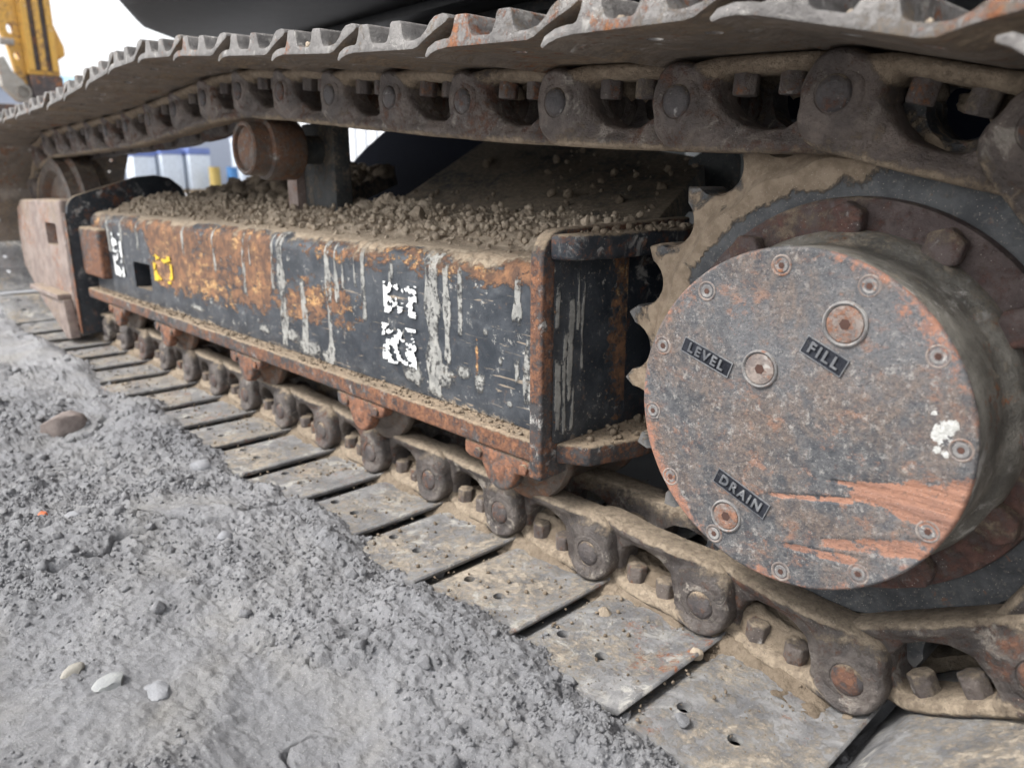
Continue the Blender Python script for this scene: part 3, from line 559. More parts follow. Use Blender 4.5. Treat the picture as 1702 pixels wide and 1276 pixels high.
# --- track frame beam
XF0, XF1 = -2.93, -0.733
def skin():
    prof = [(0.765, z) for z in np.linspace(0.2045, 0.425, 96)]
    prof += [(0.805 - 0.040 * math.cos(a), 0.425 + 0.036 * math.sin(a)) for a in np.linspace(0.06, 1.45, 18)]
    prof += [(y, 0.461 + (y - 0.805) * 0.16) for y in np.linspace(0.815, 1.0, 26)]
    pr = np.array(prof); nx = 760; t = np.linspace(0, 1, nx); X = XF1 + (XF0 - XF1) * (0.45 * t + 0.55 * t * t)
    XX = np.repeat(X[:, None], len(pr), 1); YY = np.repeat(pr[None, :, 0], nx, 0); ZZ = np.repeat(pr[None, :, 1], nx, 0)
    s = np.r_[0, np.cumsum(np.hypot(np.diff(pr[:, 0]), np.diff(pr[:, 1])))]; SS = np.repeat(s[None], nx, 0)    # length up the skin
    zz_ = SS + 0.2045
    # rust: worn band along the bend, scraped area at the front half
    rust = 0.56 * ss(0.385, 0.43, zz_) * ss(0.50, 0.46, zz_) * (0.45 + 0.8 * vn(XX * 6, zz_ * 3, 3))
    def blob(x0, x1, z0, z1, fx=0.15, fz=0.05): return ss(x0 - fx, x0 + fx, XX) * ss(x1 + fx, x1 - fx, XX) * ss(z0 - fz, z0 + fz, zz_) * ss(z1 + fz, z1 - fz, zz_)
    rust = np.maximum(rust, 0.86 * blob(-2.40, -1.58, 0.262, 0.47, 0.10, 0.05) * (0.65 + 0.55 * vn(XX * 5, zz_ * 9, 8)))
    rust = np.maximum(rust, 0.62 * blob(-1.60, -1.20, 0.27, 0.38, 0.10, 0.04) * (0.6 + 0.6 * vn(XX * 9, zz_ * 14, 12)))
    rust = np.maximum(rust, 0.72 * blob(-0.93, -0.73, 0.415, 0.50, 0.03, 0.012))
    rust = np.maximum(rust, 0.62 * blob(-2.93, -2.80, 0.26, 0.47, 0.05, 0.03))
    rust = np.maximum(rust, 0.75 * blob(-0.900, -0.892, 0.25, 0.33, 0.006, 0.015)); rust = np.maximum(rust, 0.8 * ss(-0.752, -0.738, XX) * ss(0.5, 0.36, zz_) * vn(XX * 30, zz_ * 18, 4))
    # slurry runs from the bend
    sl = np.zeros_like(XX)
    runs = [(-1.735, .008, .45, .30), (-1.70, .005, .44, .37), (-1.548, .016, .47, .205), (-1.585, .007, .46, .33), (-1.455, .012, .36, .20), (-1.348, .012, .46, .205), (-1.318, .008, .45, .33), (-1.29, .004, .43, .36),
            (-1.217, .008, .47, .31), (-1.25, .004, .43, .37), (-1.125, .008, .42, .385), (-1.01, .020, .46, .205), (-0.972, .010, .43, .27), (-0.938, .008, .43, .32), (-1.90, .008, .45, .34), (-2.10, .010, .46, .36), (-2.62, .012, .46, .30), (-2.47, .010, .46, .36), (-2.75, .012, .46, .33), (-0.80, .010, .42, .36), (-0.805, .006, .30, .27), (-0.775, .012, .34, .24), (-1.06, .010, .25, .21)]
    for x0, w, za, zb in runs:
        c = x0 + 0.010 * (vn(zz_ * 14, zz_ * 0 + x0 * 50, 61) - 0.5); wid = w * (0.55 + 0.8 * vn(zz_ * 22, zz_ * 0 + x0 * 31, 62))
        sl = np.maximum(sl, ss(1.15, 0.75, np.abs(XX - c) / wid) * ss(zb - 0.006, zb + 0.012, zz_) * ss(za + 0.03, za - 0.01, zz_))
    sl *= 0.62 + 0.55 * vn(XX * 160, zz_ * 55, 93) - 0.25 * ss(0.55, 0.8, vn(XX * 40, zz_ * 30, 94))
    for x0, z0, rx, rz in [(-1.44, .225, .06, .02), (-1.52, .24, .04, .016), (-1.36, .215, .03, .02), (-0.985, .25, .035, .022), (-1.07, .235, .035, .016), (-0.93, .265, .02, .012), (-0.89, .255, .014, .02), (-0.745, .27, .012, .05), (-1.65, .235, .03, .01), (-0.875, .34, .006, .006), (-0.84, .30, .005, .008), (-0.82, .235, .008, .006), (-2.05, .235, .05, .008)]:
        d = np.hypot((XX - x0) / rx, (zz_ - z0) / rz); sl = np.maximum(sl, 0.85 * ss(1.5, 0.4, d))
    # mud film on the upper bend
    film = 0.95 * ss(0.445, 0.495, zz_ + 0.035 * (vn(XX * 11, zz_ * 3, 71) - 0.5)) + 0.50 * ss(0.405, 0.45, zz_) * vn(XX * 22, zz_ * 5, 73) + 0.30 * ss(0.2185, 0.205, zz_)
    YY = YY - 0.0012 * ss(0.35, 0.8, sl) - 0.0008 * fbm(XX * 18, zz_ * 18, 3, 91)
    keep = ~((XX[:-1, :-1] < -2.385) & (XX[:-1, :-1] > -2.53) & (ZZ[:-1, :-1] > 0.243) & (ZZ[:-1, :-1] < 0.322) & (YY[:-1, :-1] < 0.78))
    Q = grid_faces(nx, len(pr)); Q = Q[keep.reshape(-1)]
    me = fast_mesh('side_plate', np.stack([XX, YY, ZZ], -1).reshape(-1, 3), Q[:, ::-1], M_side)
    at = me.attributes.new('wear', 'FLOAT_COLOR', 'POINT')
    at.data.foreach_set('color', np.stack([rust, sl, film, np.ones_like(sl)], -1).astype(np.float32).ravel())
    return me
ob('side_plate', skin(), EXC)
bm = bmesh.new()                                                    # pocket behind the slot
for lo, hi in [((-2.535, 0.768, 0.322), (-2.38, 0.90, 0.330)), ((-2.535, 0.768, 0.235), (-2.38, 0.90, 0.243)), ((-2.540, 0.768, 0.235), (-2.53, 0.90, 0.33)), ((-2.386, 0.768, 0.235), (-2.376, 0.90, 0.33)), ((-2.54, 0.90, 0.235), (-2.376, 0.905, 0.33))]: add_box(bm, lo, hi)
ob('slot_pocket', bm_done(bm, 'slot_pocket', M_paint), EXC)
ob('inner_beam', box('inner_beam', (XF0, 0.90, 0.206), (XF1, 1.0, 0.478), M_leg, 0), EXC)
# lower flange
def flange():
    bm = bmesh.new(); add_box(bm, (XF0 - 0.01, 0.730, 0.170), (-0.736, 0.96, 0.203)); return bm_done(bm, 'flange', M_edge, 0.006, 3)
ob('flange', flange(), EXC, label='rusty lower flange with tan dust on its top')
# rear end plate with rounded top corner and its front lips
ep = [(0.722, 0.150), (0.722, 0.462)] + arc(0.762, 0.466, 0.040, 180, 90, 6)[1:] + [(1.06, 0.512), (1.06, 0.175), (0.93, 0.160)]
ob('end_plate', prism('end_plate', ep, 0, -0.7345, -0.710, M_edge, 0.005, 3), EXC)
epf = [(0.742, 0.200), (0.742, 0.462)] + [(1.04, 0.468), (1.04, 0.200)]
def end_panel():
    y = np.linspace(0.742, 1.045, 150); z = np.linspace(0.2035, 0.466, 130); Yg, Zg = np.meshgrid(y, z, indexing='ij')
    rust = 0.55 * ss(0.80, 0.90, Yg) * (0.55 + 0.8 * vn(Yg * 14, Zg * 10, 201)) + 0.35 * ss(0.755, 0.745, Yg); sl = 0 * Yg
    for y0, w, za, zb in [(0.775, .005, .41, .26), (0.752, .006, .32, .22), (0.790, .003, .44, .36), (0.765, .0035, .36, .21), (0.800, .003, .43, .30), (0.748, .004, .42, .37), (0.782, .003, .28, .215)]:
        c = y0 + 0.006 * (vn(Zg * 16, Zg * 0 + y0 * 70, 203) - 0.5) - (0.30 - Zg) * 0.02; wd = w * (0.5 + 0.9 * vn(Zg * 26, Zg * 0 + y0 * 40, 204))
        sl = np.maximum(sl, ss(1.15, 0.75, np.abs(Yg - c) / wd) * ss(zb - .006, zb + .01, Zg) * ss(za + .02, za - .01, Zg))
    film = 0.30 * ss(0.235, 0.205, Zg)
    me = fast_mesh('end_panel', np.stack([0 * Yg - 0.7068 + 0.0010 * ss(.3, .7, sl), Yg, Zg], -1).reshape(-1, 3), grid_faces(150, 130), M_side)
    me.attributes.new('wear', 'FLOAT_COLOR', 'POINT').data.foreach_set('color', np.stack([rust, sl, film, 1 + 0 * sl], -1).astype(np.float32).ravel()); return me
ob('end_panel', end_panel(), EXC)
lip = [(-0.7095, 0.752), (-0.665, 0.775), (-0.640, 0.86), (-0.632, 1.06), (-0.7095, 1.06)]
ob('lower_lip', prism('lower_lip', lip, 2, 0.172, 0.203, M_edge, 0.005, 3), EXC)
lip2 = [(-0.7095, 0.735), (-0.690, 0.738), (-0.672, 0.752), (-0.655, 0.82), (-0.650, 1.10), (-0.7095, 1.10)]
ob('upper_lip', prism('upper_lip', lip2, 2, 0.466, 0.500, M_paint, 0.006, 3), EXC)
gw = []
for i in range(13):
    a = R(180 - 8 * i); gw.append((-0.50 + 0.205 * math.cos(a), 0.90 + 0.30 * math.sin(a) * 0.9))
ob('motor_guard', prism('motor_guard', gw + [(x - 0.012, y + 0.012) for x, y in gw[::-1]], 2, 0.205, 0.465, M_paint, 0), EXC)
# front: cross plate, block, yoke
fp = [(0.708, 0.03), (0.708, 0.44)] + arc(0.768, 0.462, 0.055, 180, 105, 6) + [(0.86, 0.548), (0.95, 0.575), (1.02, 0.582), (1.07, 0.572), (1.11, 0.54), (1.13, 0.49), (1.13, 0.10), (0.80, 0.03)]
ob('front_plate', prism('front_plate', fp, 0, -3.02, -2.995, M_paint, 0.005, 2), EXC, label='dark cross plate with orange rusty rim and rounded top corner')
ob('front_rim', prism('front_rim', [(0.7035, 0.035), (0.7035, 0.455), (0.7075, 0.455), (0.7075, 0.035)], 0, -3.022, -2.993, M_bracket, 0.001, 1), EXC)
ob('front_block', box('front_block', (-2.99, 0.737, 0.245), (-2.77, 0.80, 0.41), M_edge, 0.012, 3), EXC)
yk = [(-3.03, 0.10), (-3.03, 0.50), (-3.62, 0.49), (-3.70, 0.46), (-3.74, 0.36), (-3.74, 0.22), (-3.60, 0.15)]
def yoke():
    me0 = prism('yoke0', yk, 1, 0.700, 0.775, None, 0.012, 3, 0); o = bpy.data.objects.new('y', me0); COL.objects.link(o)
    mc = box('cut', (-3.27, 0.5, 0.335), (-3.12, 0.745, 0.415), None, 0.01); oc = bpy.data.objects.new('c', mc); COL.objects.link(oc)
    md = o.modifiers.new('b', 'BOOLEAN'); md.operation = 'DIFFERENCE'; md.object = oc; md.solver = 'EXACT'
    me = bpy.data.meshes.new_from_object(o.evaluated_get(bpy.context.evaluated_depsgraph_get())); bpy.data.objects.remove(o); bpy.data.objects.remove(oc)
    me.name = 'idler_yoke'; me.materials.clear(); finish(me, M_yoke, 40); return me
ob('idler_yoke', yoke(), EXC, label='pinkish worn side plate beside the front idler, with an oblong slot')
ob('yoke_top', box('yoke_top', (-3.70, 0.777, 0.455), (-3.03, 0.93, 0.495), M_yoke, 0.006), EXC)
ob('guide_lip', box('guide_lip', (-3.46, 0.655, 0.155), (-3.05, 0.705, 0.172), M_yoke, 0.003), EXC)
ob('guide_wedge', prism('guide_wedge', [(-3.42, 0.153), (-3.04, 0.153), (-3.00, 0.02), (-3.05, 0.012)], 1, 0.668, 0.698, M_yoke, 0.003), EXC)
# idler wheel
def wheel(name, prof, mat, n=64, loc=(0, 0, 0), **k): return ob(name, lathe(name, prof, mat, n), EXC, loc, **k)
wheel('idler', [(0.09, -0.085), (0.10, -0.06), (0.205, -0.05), (0.225, -0.075), (0.255, -0.08), (0.268, -0.074), (0.270, -0.04), (0.294, -0.03), (0.296, 0.03), (0.270, 0.04), (0.268, 0.074), (0.09, 0.085), (0, 0.085)], M_roller, 72, (IX, YC, IZ))
ob('idler_shaft', lathe('idler_shaft', [(0, -0.10), (0.05, -0.10), (0.05, 0.1), (0, 0.1)], M_roller, 24), EXC, (IX, YC, IZ))

# --- track rollers under the flange
def bracket_mesh():
    p = [(-0.082, 0.169), (-0.082, 0.146), (-0.070, 0.141), (-0.040, 0.140)] + arc(0.0, 0.140, 0.036, 180, 360, 10)[1:] + [(0.060, 0.142), (0.075, 0.148), (0.082, 0.156), (0.082, 0.169)]
    bm = bmesh.new(); add_prism(bm, p, 1, 0.7335, 0.757); return bm_done(bm, 'roller_bracket', M_bracket, 0.007, 3)
ME_BR = bracket_mesh()
ME_RB = lathe('track_roller', [(0, -0.112), (0.040, -0.112), (0.052, -0.104), (0.062, -0.094), (0.072, -0.086), (0.075, -0.082), (0.087, -0.082), (0.0955, -0.078), (0.0980, -0.072), (0.097, -0.064), (0.083, -0.058), (0.081, 0.03), (0.083, 0.07), (0.098, 0.08), (0.098, 0.09), (0.07, 0.095), (0, 0.095)], M_roller, 56)
for v in ME_RB.vertices:                                            # the part in front of the beam stays below its flange
    if v.co.y < -0.084: v.co.z = min(v.co.z, -0.0125)
ME_CAP = lathe('bracket_cap', [(0, -0.003), (0.010, -0.003), (0.015, -0.001), (0.016, 0.004)], M_bracket, 20)
ME_RBOLT = hexnut('bracket_bolt', 0.009, 0.006, M_bracket)
for x in (-2.66, -2.23, -1.705, -1.205, -0.812):
    r = ob('track_roller', ME_RB, EXC, (x + 0.012, YC, 0.1805))
    b = ob('roller_bracket', ME_BR, EXC, (x, 0, 0))
    ob('bracket_cap', ME_CAP, b, (0, 0.7345, 0.136))
    for s in (-0.045, 0.058): ob('bracket_bolt', ME_RBOLT, b, mw=Matrix.Translation((s, 0.7345, 0.155)) @ Matrix.Rotation(R(90), 4, 'X'))

# --- carrier roller on its post
cxr, czr = -1.665, 0.634
ob('carrier_roller', lathe('carrier_roller', [(0.0, 0.004), (0.030, 0.003), (0.040, 0.006), (0.046, 0.010), (0.048, 0.001), (0.053, -0.001), (0.057, 0.003), (0.0575, 0.028), (0.058, 0.040), (0.066, 0.044), (0.0675, 0.05), (0.067, 0.115), (0.062, 0.122), (0.04, 0.124), (0.0, 0.124)], M_roller, 56), EXC, (cxr, 0.758, czr), label='rusty round carrier roller with dished cap')
ob('carrier_shaft', lathe('carrier_shaft', [(0, 0), (0.032, 0), (0.032, 0.12), (0, 0.12)], M_leg, 24), EXC, (cxr, 0.872, czr))
ob('carrier_post', box('carrier_post', (-1.74, 0.94, 0.47), (-1.595, 0.985, 0.695), M_leg, 0.006), EXC)
ob('carrier_strap', box('carrier_strap', (-1.79, 0.92, 0.47), (-1.742, 0.985, 0.60), M_yoke, 0.004), EXC)

# --- final drive
ring_out = 0.214
def sproc():
    nt = 21; outl = []; ra = 0.0345
    for k in range(nt):
        a0 = 93 + k * 360 / nt
        c = (PR * math.cos(R(a0)), PR * math.sin(R(a0)))
        outl.append((0.318 * math.cos(R(a0 - 180 / nt)), 0.318 * math.sin(R(a0 - 180 / nt))))
        for t in np.linspace(80, -80, 11): 
            an = a0 + 180 + t; outl.append((c[0] + ra * math.cos(R(an)), c[1] + ra * math.sin(R(an))))
    O = np.array(outl); n = len(O); rad = np.hypot(O[:, 0], O[:, 1]); D = O / rad[:, None]
    def scaled(f): return D * f[:, None]
    k = np.ones(9) / 9; rs = np.convolve(np.r_[rad[-4:], rad, rad[:4]], k, 'valid')
    rings = [(D * 0.10, 0.888), (scaled(rad - 0.004), 0.888), (O, 0.884), (O, 0.834), (scaled(rad - 0.0035), 0.829), (scaled(np.minimum(rad, rs) - 0.013), 0.8285), (scaled(0.6 * rs + 0.4 * rad.min() - 0.021), 0.826), (scaled(0.55 * rs + 0.45 * rad.min() - 0.030), 0.816), (scaled(0.3 * rs + 0.7 * rad.min() - 0.040), 0.8157), (D * 0.229, 0.8156), (D * 0.216, 0.8155), (D * 0.10, 0.8155)]
    V = np.vstack([np.stack([CX + p[:, 0], np.full(n, y), CZ + p[:, 1]], -1) for p, y in rings]); m = len(rings)
    F = [(r * n + i, r * n + (i + 1) % n, (r + 1) * n + (i + 1) % n, (r + 1) * n + i) for r in range(m - 1) for i in range(n)]
    me = mesh_from('sprocket', V, F, M_spro, 35)
    an = np.degrees(np.arctan2(V[:, 2] - CZ, V[:, 0] - CX)) % 360; rv = np.hypot(V[:, 2] - CZ, V[:, 0] - CX)
    am = ss(60, 95, an) * ss(235, 200, an)
    mud = np.clip(am * 0.52 * ss(0.222, 0.236, rv) * (0.55 + 0.45 * ss(0.300, 0.285, rv)) + 0.16 * ss(0.2, 0.25, rv), 0, 1)
    tip = ss(0.285, 0.312, rv)
    me.attributes.new('wear', 'FLOAT_COLOR', 'POINT').data.foreach_set('color', np.stack([mud, tip, 0 * mud, 1 + 0 * mud], -1).astype(np.float32).ravel()); return me
spk = ob('sprocket', sproc(), EXC, label='dark toothed drive sprocket smeared with tan mud')
ob('bolt_ring', lathe('bolt_ring', [(0.12, 0.80), (0.208, 0.800), (0.2125, 0.802), (0.214, 0.808), (0.214, 0.8165)], M_ring, 96, cx=CX, cz=CZ), EXC, label='reddish brown bolt ring round the hub drum')
ME_HB = hexnut('ring_bolt', 0.0205, 0.020, M_ring)
ME_HW = lathe('washer', [(0.010, -0.003), (0.023, -0.003), (0.0245, 0.0)], M_ring, 28)
for k in range(12):
    a = R(92 - 29.7 * k + (2 if k > 5 else 0)); p = (CX + 0.190 * math.cos(a), 0.7995, CZ + 0.190 * math.sin(a))
    b = ob('ring_bolt', ME_HB, EXC, mw=Matrix.Translation(p) @ Matrix.Rotation(R(90), 4, 'X') @ Matrix.Rotation(random.random(), 4, 'Z'))
drum = lathe('hub_drum', [(0.1685, 0.6835), (0.1705, 0.690), (0.1695, 0.72), (0.168, 0.755), (0.170, 0.766), (0.176, 0.772), (0.180, 0.782), (0.181, 0.8005)], M_drum, 120, cx=CX, cz=CZ)
ob('hub_drum', drum, EXC, label='pale scratched side of the hub drum')
ob('motor_housing', lathe('motor_housing', [(0.0, 1.35), (0.17, 1.35), (0.185, 1.30), (0.19, 0.889)], M_leg, 48, cx=CX, cz=CZ), EXC)

def cover():
    nr, na = 110, 420; RR = 0.1705
    r = np.r_[np.linspace(0.0005, 0.1665, nr - 8), 0.1672 + 0.0035 * np.sin(np.linspace(0, 1.45, 8))]
    yy = np.r_[np.full(nr - 8, 0.680), 0.680 + 0.0045 * (1 - np.cos(np.linspace(0, 1.45, 8)))]
    A = np.linspace(0, 2 * math.pi, na, endpoint=False)
    X = CX + r[None] * np.cos(A)[:, None]; Z = CZ + r[None] * np.sin(A)[:, None]; Y = np.repeat(yy[None], na, 0)
    dx, dz = X - CX, Z - CZ
    # scrape: wedge from the lower right rim running to the left, tapering
    def streak(x0, z0, x1, z1, w0, w1):
        d = np.array((x1 - x0, z1 - z0)); Ln = np.hypot(*d); d /= Ln; t = (X - x0) * d[0] + (Z - z0) * d[1]; q = np.abs(-(X - x0) * d[1] + (Z - z0) * d[0]); tt = np.clip(t / Ln, 0, 1)
        w = w0 + (w1 - w0) * tt; return ss(1.25, 0.5, q / w) * ss(-0.01, 0.005, t) * ss(Ln + 0.012, Ln - 0.01, t)
    sc = streak(-0.160, 0.308, -0.262, 0.290, 0.026, 0.011)
    sc = np.maximum(sc, 0.9 * streak(-0.162, 0.288, -0.232, 0.284, 0.020, 0.006))
    sc = np.maximum(sc, 0.95 * streak(-0.258, 0.281, -0.342, 0.2615, 0.0042, 0.0026))
    sc = np.maximum(sc, 0.8 * streak(-0.252, 0.298, -0.282, 0.294, 0.0035, 0.002))
    sc = np.maximum(sc, 0.85 * streak(-0.180, 0.258, -0.285, 0.229, 0.013, 0.005))
    sc = np.maximum(sc, 0.7 * streak(-0.250, 0.222, -0.325, 0.212, 0.007, 0.003))
    sc = np.maximum(sc, 0.45 * streak(-0.30, 0.245, -0.292, 0.228, 0.004, 0.003))
    pale = 0
    for x0, z0, q in [(-0.193, 0.366, .009), (-0.190, 0.357, .007), (-0.198, 0.361, .006), (-0.189, 0.347, .004), (-0.202, 0.380, .003), (-0.187, 0.372, .006), (-0.196, 0.349, .004)]: pale = np.maximum(pale, 0.75 * ss(1.5, 0.5, np.hypot(X - x0, Z - z0) / q))
    rr = np.hypot(dx, dz); low = ss(0.0, -0.10, dz)
    edge_ = ss(0.142, 0.171, rr) * (0.16 + 0.46 * vn(np.cos(A)[:, None] * 3 + 0 * X, np.sin(A)[:, None] * 3 + 0 * X, 5)) + 0.25 * low * ss(0.03, 0.14, rr) * ss(-0.05, -0.12, dx)
    edge_ = np.maximum(edge_, 0.5 * ss(0.13, 0.16, rr) * ss(0.05, 0.1, dx) * ss(-0.02, 0.1, dz))
    Y = Y + 0.0006 * fbm(X * 40, Z * 40, 3, 19) + 0.0007 * (sc * fbm(X * 30, Z * 240, 2, 29))
    me = fast_mesh('hub_cover', np.stack([X, Y, Z], -1).reshape(-1, 3), grid_faces(na, nr, True), M_cover)
    at = me.attributes.new('wear', 'FLOAT_COLOR', 'POINT')
    at.data.foreach_set('color', np.stack([sc, pale + 0 * X, edge_, np.ones_like(X)], -1).astype(np.float32).ravel())
    return me
COV = ob('hub_cover', cover(), EXC, label='round worn hub cover reading LEVEL, FILL and DRAIN')
# cover bolts: a dished collar round a flat hex darkened like a socket
def sock_mesh(name, k):
    return lathe(name, [(0.0, 0.0012), (0.0032 * k, 0.0008), (0.0040 * k, -0.0006), (0.0068 * k, -0.0012), (0.0085 * k, -0.0022), (0.0098 * k, -0.0022), (0.0104 * k, 0.0008)], M_hubbolt, 28)
ME_CB = lathe('cover_bolt', [(0.0, -0.0004), (0.0034, -0.0005), (0.0052, -0.0012), (0.0064, -0.0010), (0.0070, 0.0008)], M_hubbolt, 28)
ME_CR = lathe('bolt_recess', [(0.0068, -0.0001), (0.0080, -0.0003), (0.0090, -0.0012), (0.0102, -0.0009), (0.0108, 0.0008)], M_plug, 32)
def hexsock(name, r): 
    bm = bmesh.new(); add_prism(bm, [(r * math.cos(R(60 * i)), r * math.sin(R(60 * i))) for i in range(6)], 1, -0.0009, 0.001); return bm_done(bm, name, M_socket, 0)
ME_SK = hexsock('socket', 0.0030); ME_SK2 = hexsock('socket', 0.0052)
for a, r in [(159.8, .156), (128.7, .153), (96.2, .153), (64.6, .156), (34.3, .157), (4.7, .158), (-25.1, .157), (-55.5, .157), (-85.2, .158), (-114.8, .158), (-143.3, .158), (-171.7, .157)]:
    b = ob('cover_bolt', ME_CB, COV, (CX + r * math.cos(R(a)), 0.6805, CZ + r * math.sin(R(a))))
    c = ob('bolt_recess', ME_CR, COV, (CX + r * math.cos(R(a)), 0.6805, CZ + r * math.sin(R(a))))
    ob('socket', ME_SK, COV, (CX + r * math.cos(R(a)), 0.6803, CZ + r * math.sin(R(a))))
ME_PL = lathe('plug', [(0.0, -0.0004), (0.007, -0.0006), (0.0165, -0.0014), (0.0178, -0.0010), (0.0182, 0.001)], M_plug, 40)
ME_PR = lathe('plug_ring', [(0.0186, 0.0012), (0.0188, -0.0002), (0.0208, -0.0016), (0.0222, -0.0010), (0.0230, 0.001)], M_plate, 48)
ME_PR2 = lathe('plug_ring', [(0.0186, 0.0012), (0.0188, -0.0008), (0.0205, -0.0022), (0.0220, -0.0014), (0.0228, 0.001)], M_hubbolt, 48)
for i, (x, z) in enumerate([(-0.2853, 0.4447), (-0.3642, 0.3889), (-0.3882, 0.2220)]):
    k = (0.94, 0.86, 0.80)[i]; Sm = Matrix.Diagonal((k, 1, k, 1))
    ob('plug', ME_PL, COV, mw=Matrix.Translation((x, 0.6795, z)) @ Sm)
    ob('plug_ring', ME_PR2, COV, mw=Matrix.Translation((x, 0.6795, z)) @ Sm)
    ob('socket', ME_SK2, COV, (x, 0.6795, z))
# cast tags
def tag_plate(word, cx, cz, ang, w, h, size):
    bm = bmesh.new(); add_box(bm, (-w / 2, -0.0006, -h / 2), (w / 2, 0.001, h / 2))
    M = Matrix.Translation((cx, 0.6794, cz)) @ Matrix.Rotation(-R(ang), 4, 'Y')
    p = ob('tag_plate', bm_done(bm, 'tag_plate', M_plate, 0), COV, mw=M, label='dark cast tag reading ' + word)
    bm = bmesh.new(); e = 0.0009
    for lo, hi in [((-w / 2 - e, -h / 2 - e), (w / 2 + e, -h / 2)), ((-w / 2 - e, h / 2), (w / 2 + e, h / 2 + e)), ((-w / 2 - e, -h / 2), (-w / 2, h / 2)), ((w / 2, -h / 2), (w / 2 + e, h / 2))]:
        add_box(bm, (lo[0], -0.0010, lo[1]), (hi[0], 0.001, hi[1]))
    ob('tag_rim', bm_done(bm, 'tag_rim', M_letter, 0), COV, mw=M)
    cu = bpy.data.curves.new('lettering', 'FONT'); cu.body = word; cu.size = size; cu.extrude = 0.0009; cu.bevel_depth = 0.00025; cu.offset = 0.0002; cu.align_x = 'CENTER'; cu.align_y = 'CENTER'; cu.space_character = 1.32
    o = bpy.data.objects.new('t', cu); COL.objects.link(o)
    me = bpy.data.meshes.new_from_object(o.evaluated_get(bpy.context.evaluated_depsgraph_get())); bpy.data.objects.remove(o)
    me.name = 'lettering'; me.materials.clear(); me.materials.append(M_letter)
    ob('lettering', me, COV, mw=M @ Matrix.Translation((0, -0.0014, 0)) @ Matrix.Rotation(R(90), 4, 'X'))
tag_plate('LEVEL', -0.4255, 0.3911, -18.5, 0.060, 0.0150, 0.0142)
tag_plate('FILL', -0.3011, 0.4129, -24.0, 0.0430, 0.0165, 0.0150)
tag_plate('DRAIN', -0.3730, 0.2536, -21.5, 0.0640, 0.0165, 0.0142)

# --- stickers torn to scraps on the side plate
def torn_sticker(x0, x1, z0, z1, cell, thr, mat, seed, label, fr=48):
    nx, nz_ = int((x1 - x0) / cell) + 1, int((z1 - z0) / cell) + 1
    gx, gz = np.meshgrid(np.linspace(x0, x1, nx), np.linspace(z0, z1, nz_), indexing='ij')
    f = fbm(gx * fr * 0.8 + gz * fr * 0.5, gz * fr * 1.5 - gx * fr * 0.3, 4, seed, 0.62) + 0.20 * (np.abs((gx - x0) / (x1 - x0) - 0.5) > 0.28) - 0.10 - thr
    f = np.where((gx < x0 + cell) | (gx > x1 - cell) | (gz < z0 + cell) | (gz > z1 - cell), f - 0.12, f)
    bm = bmesh.new()
    for i in range(nx - 1):
        for j in range(nz_ - 1):
            for tri in (((i, j), (i + 1, j), (i + 1, j + 1)), ((i, j), (i + 1, j + 1), (i, j + 1))):
                pts = []
                for k in range(3):
                    a, b = tri[k], tri[(k + 1) % 3]; fa, fb = f[a], f[b]
                    if fa > 0: pts.append((gx[a], gz[a]))
                    if (fa > 0) != (fb > 0): q = fa / (fa - fb); pts.append((gx[a] + q * (gx[b] - gx[a]), gz[a] + q * (gz[b] - gz[a])))
                if len(pts) >= 3: bm.faces.new([bm.verts.new((p[0], 0.7622, p[1])) for p in pts])
    bmesh.ops.remove_doubles(bm, verts=bm.verts[:], dist=1e-5); bmesh.ops.recalc_face_normals(bm, faces=bm.faces[:])
    todo = set(bm.faces); n_ = 0
    while todo:                                                     # every scrap of the sticker that is left is a part of its own
        st = [todo.pop()]; isl = [st[0]]
        while st:
            for e in st.pop().edges:
                for q in e.link_faces:
                    if q in todo: todo.discard(q); st.append(q); isl.append(q)
        if sum(q.calc_area() for q in isl) < 0.9e-5: continue
        vs = list({v for q in isl for v in q.verts}); ix_ = {v: k for k, v in enumerate(vs)}
        b2 = bmesh.new(); nv_ = [b2.verts.new(v.co) for v in vs]
        for q in isl: b2.faces.new([nv_[ix_[v]] for v in q.verts])
        bmesh.ops.recalc_face_normals(b2, faces=b2.faces[:]); bmesh.ops.solidify(b2, geom=b2.faces[:], thickness=0.0005)
        me = bpy.data.meshes.new('sticker_scrap'); b2.to_mesh(me); b2.free(); me.materials.append(mat)
        ob('sticker_scrap', me, EXC, label=label)
    bm.free(); return
    bmesh.ops.solidify(bm, geom=bm.faces[:], thickness=0.0005)
    me = bpy.data.meshes.new('torn_sticker'); bm.to_mesh(me); bm.free(); me.materials.append(mat)
    return ob('torn_sticker', me, EXC, label=label)
torn_sticker(-1.150, -1.050, 0.338, 0.394, 0.0024, 0.09, M_sticker_w, 302, 'scrap of the upper torn white sticker on the side plate', 78)
torn_sticker(-1.160, -1.055, 0.246, 0.318, 0.0024, 0.03, M_sticker_w, 307, 'scrap of the lower torn white sticker on the side plate', 78)
torn_sticker(-2.715, -2.62, 0.262, 0.402, 0.0045, 0.02, M_sticker_w, 311, 'scrap of the tall white sticker near the front of the beam', 30)
torn_sticker(-2.345, -2.195, 0.282, 0.360, 0.004, 0.06, M_sticker_y, 316, 'scrap of the torn yellow sticker beside the slot', 42)

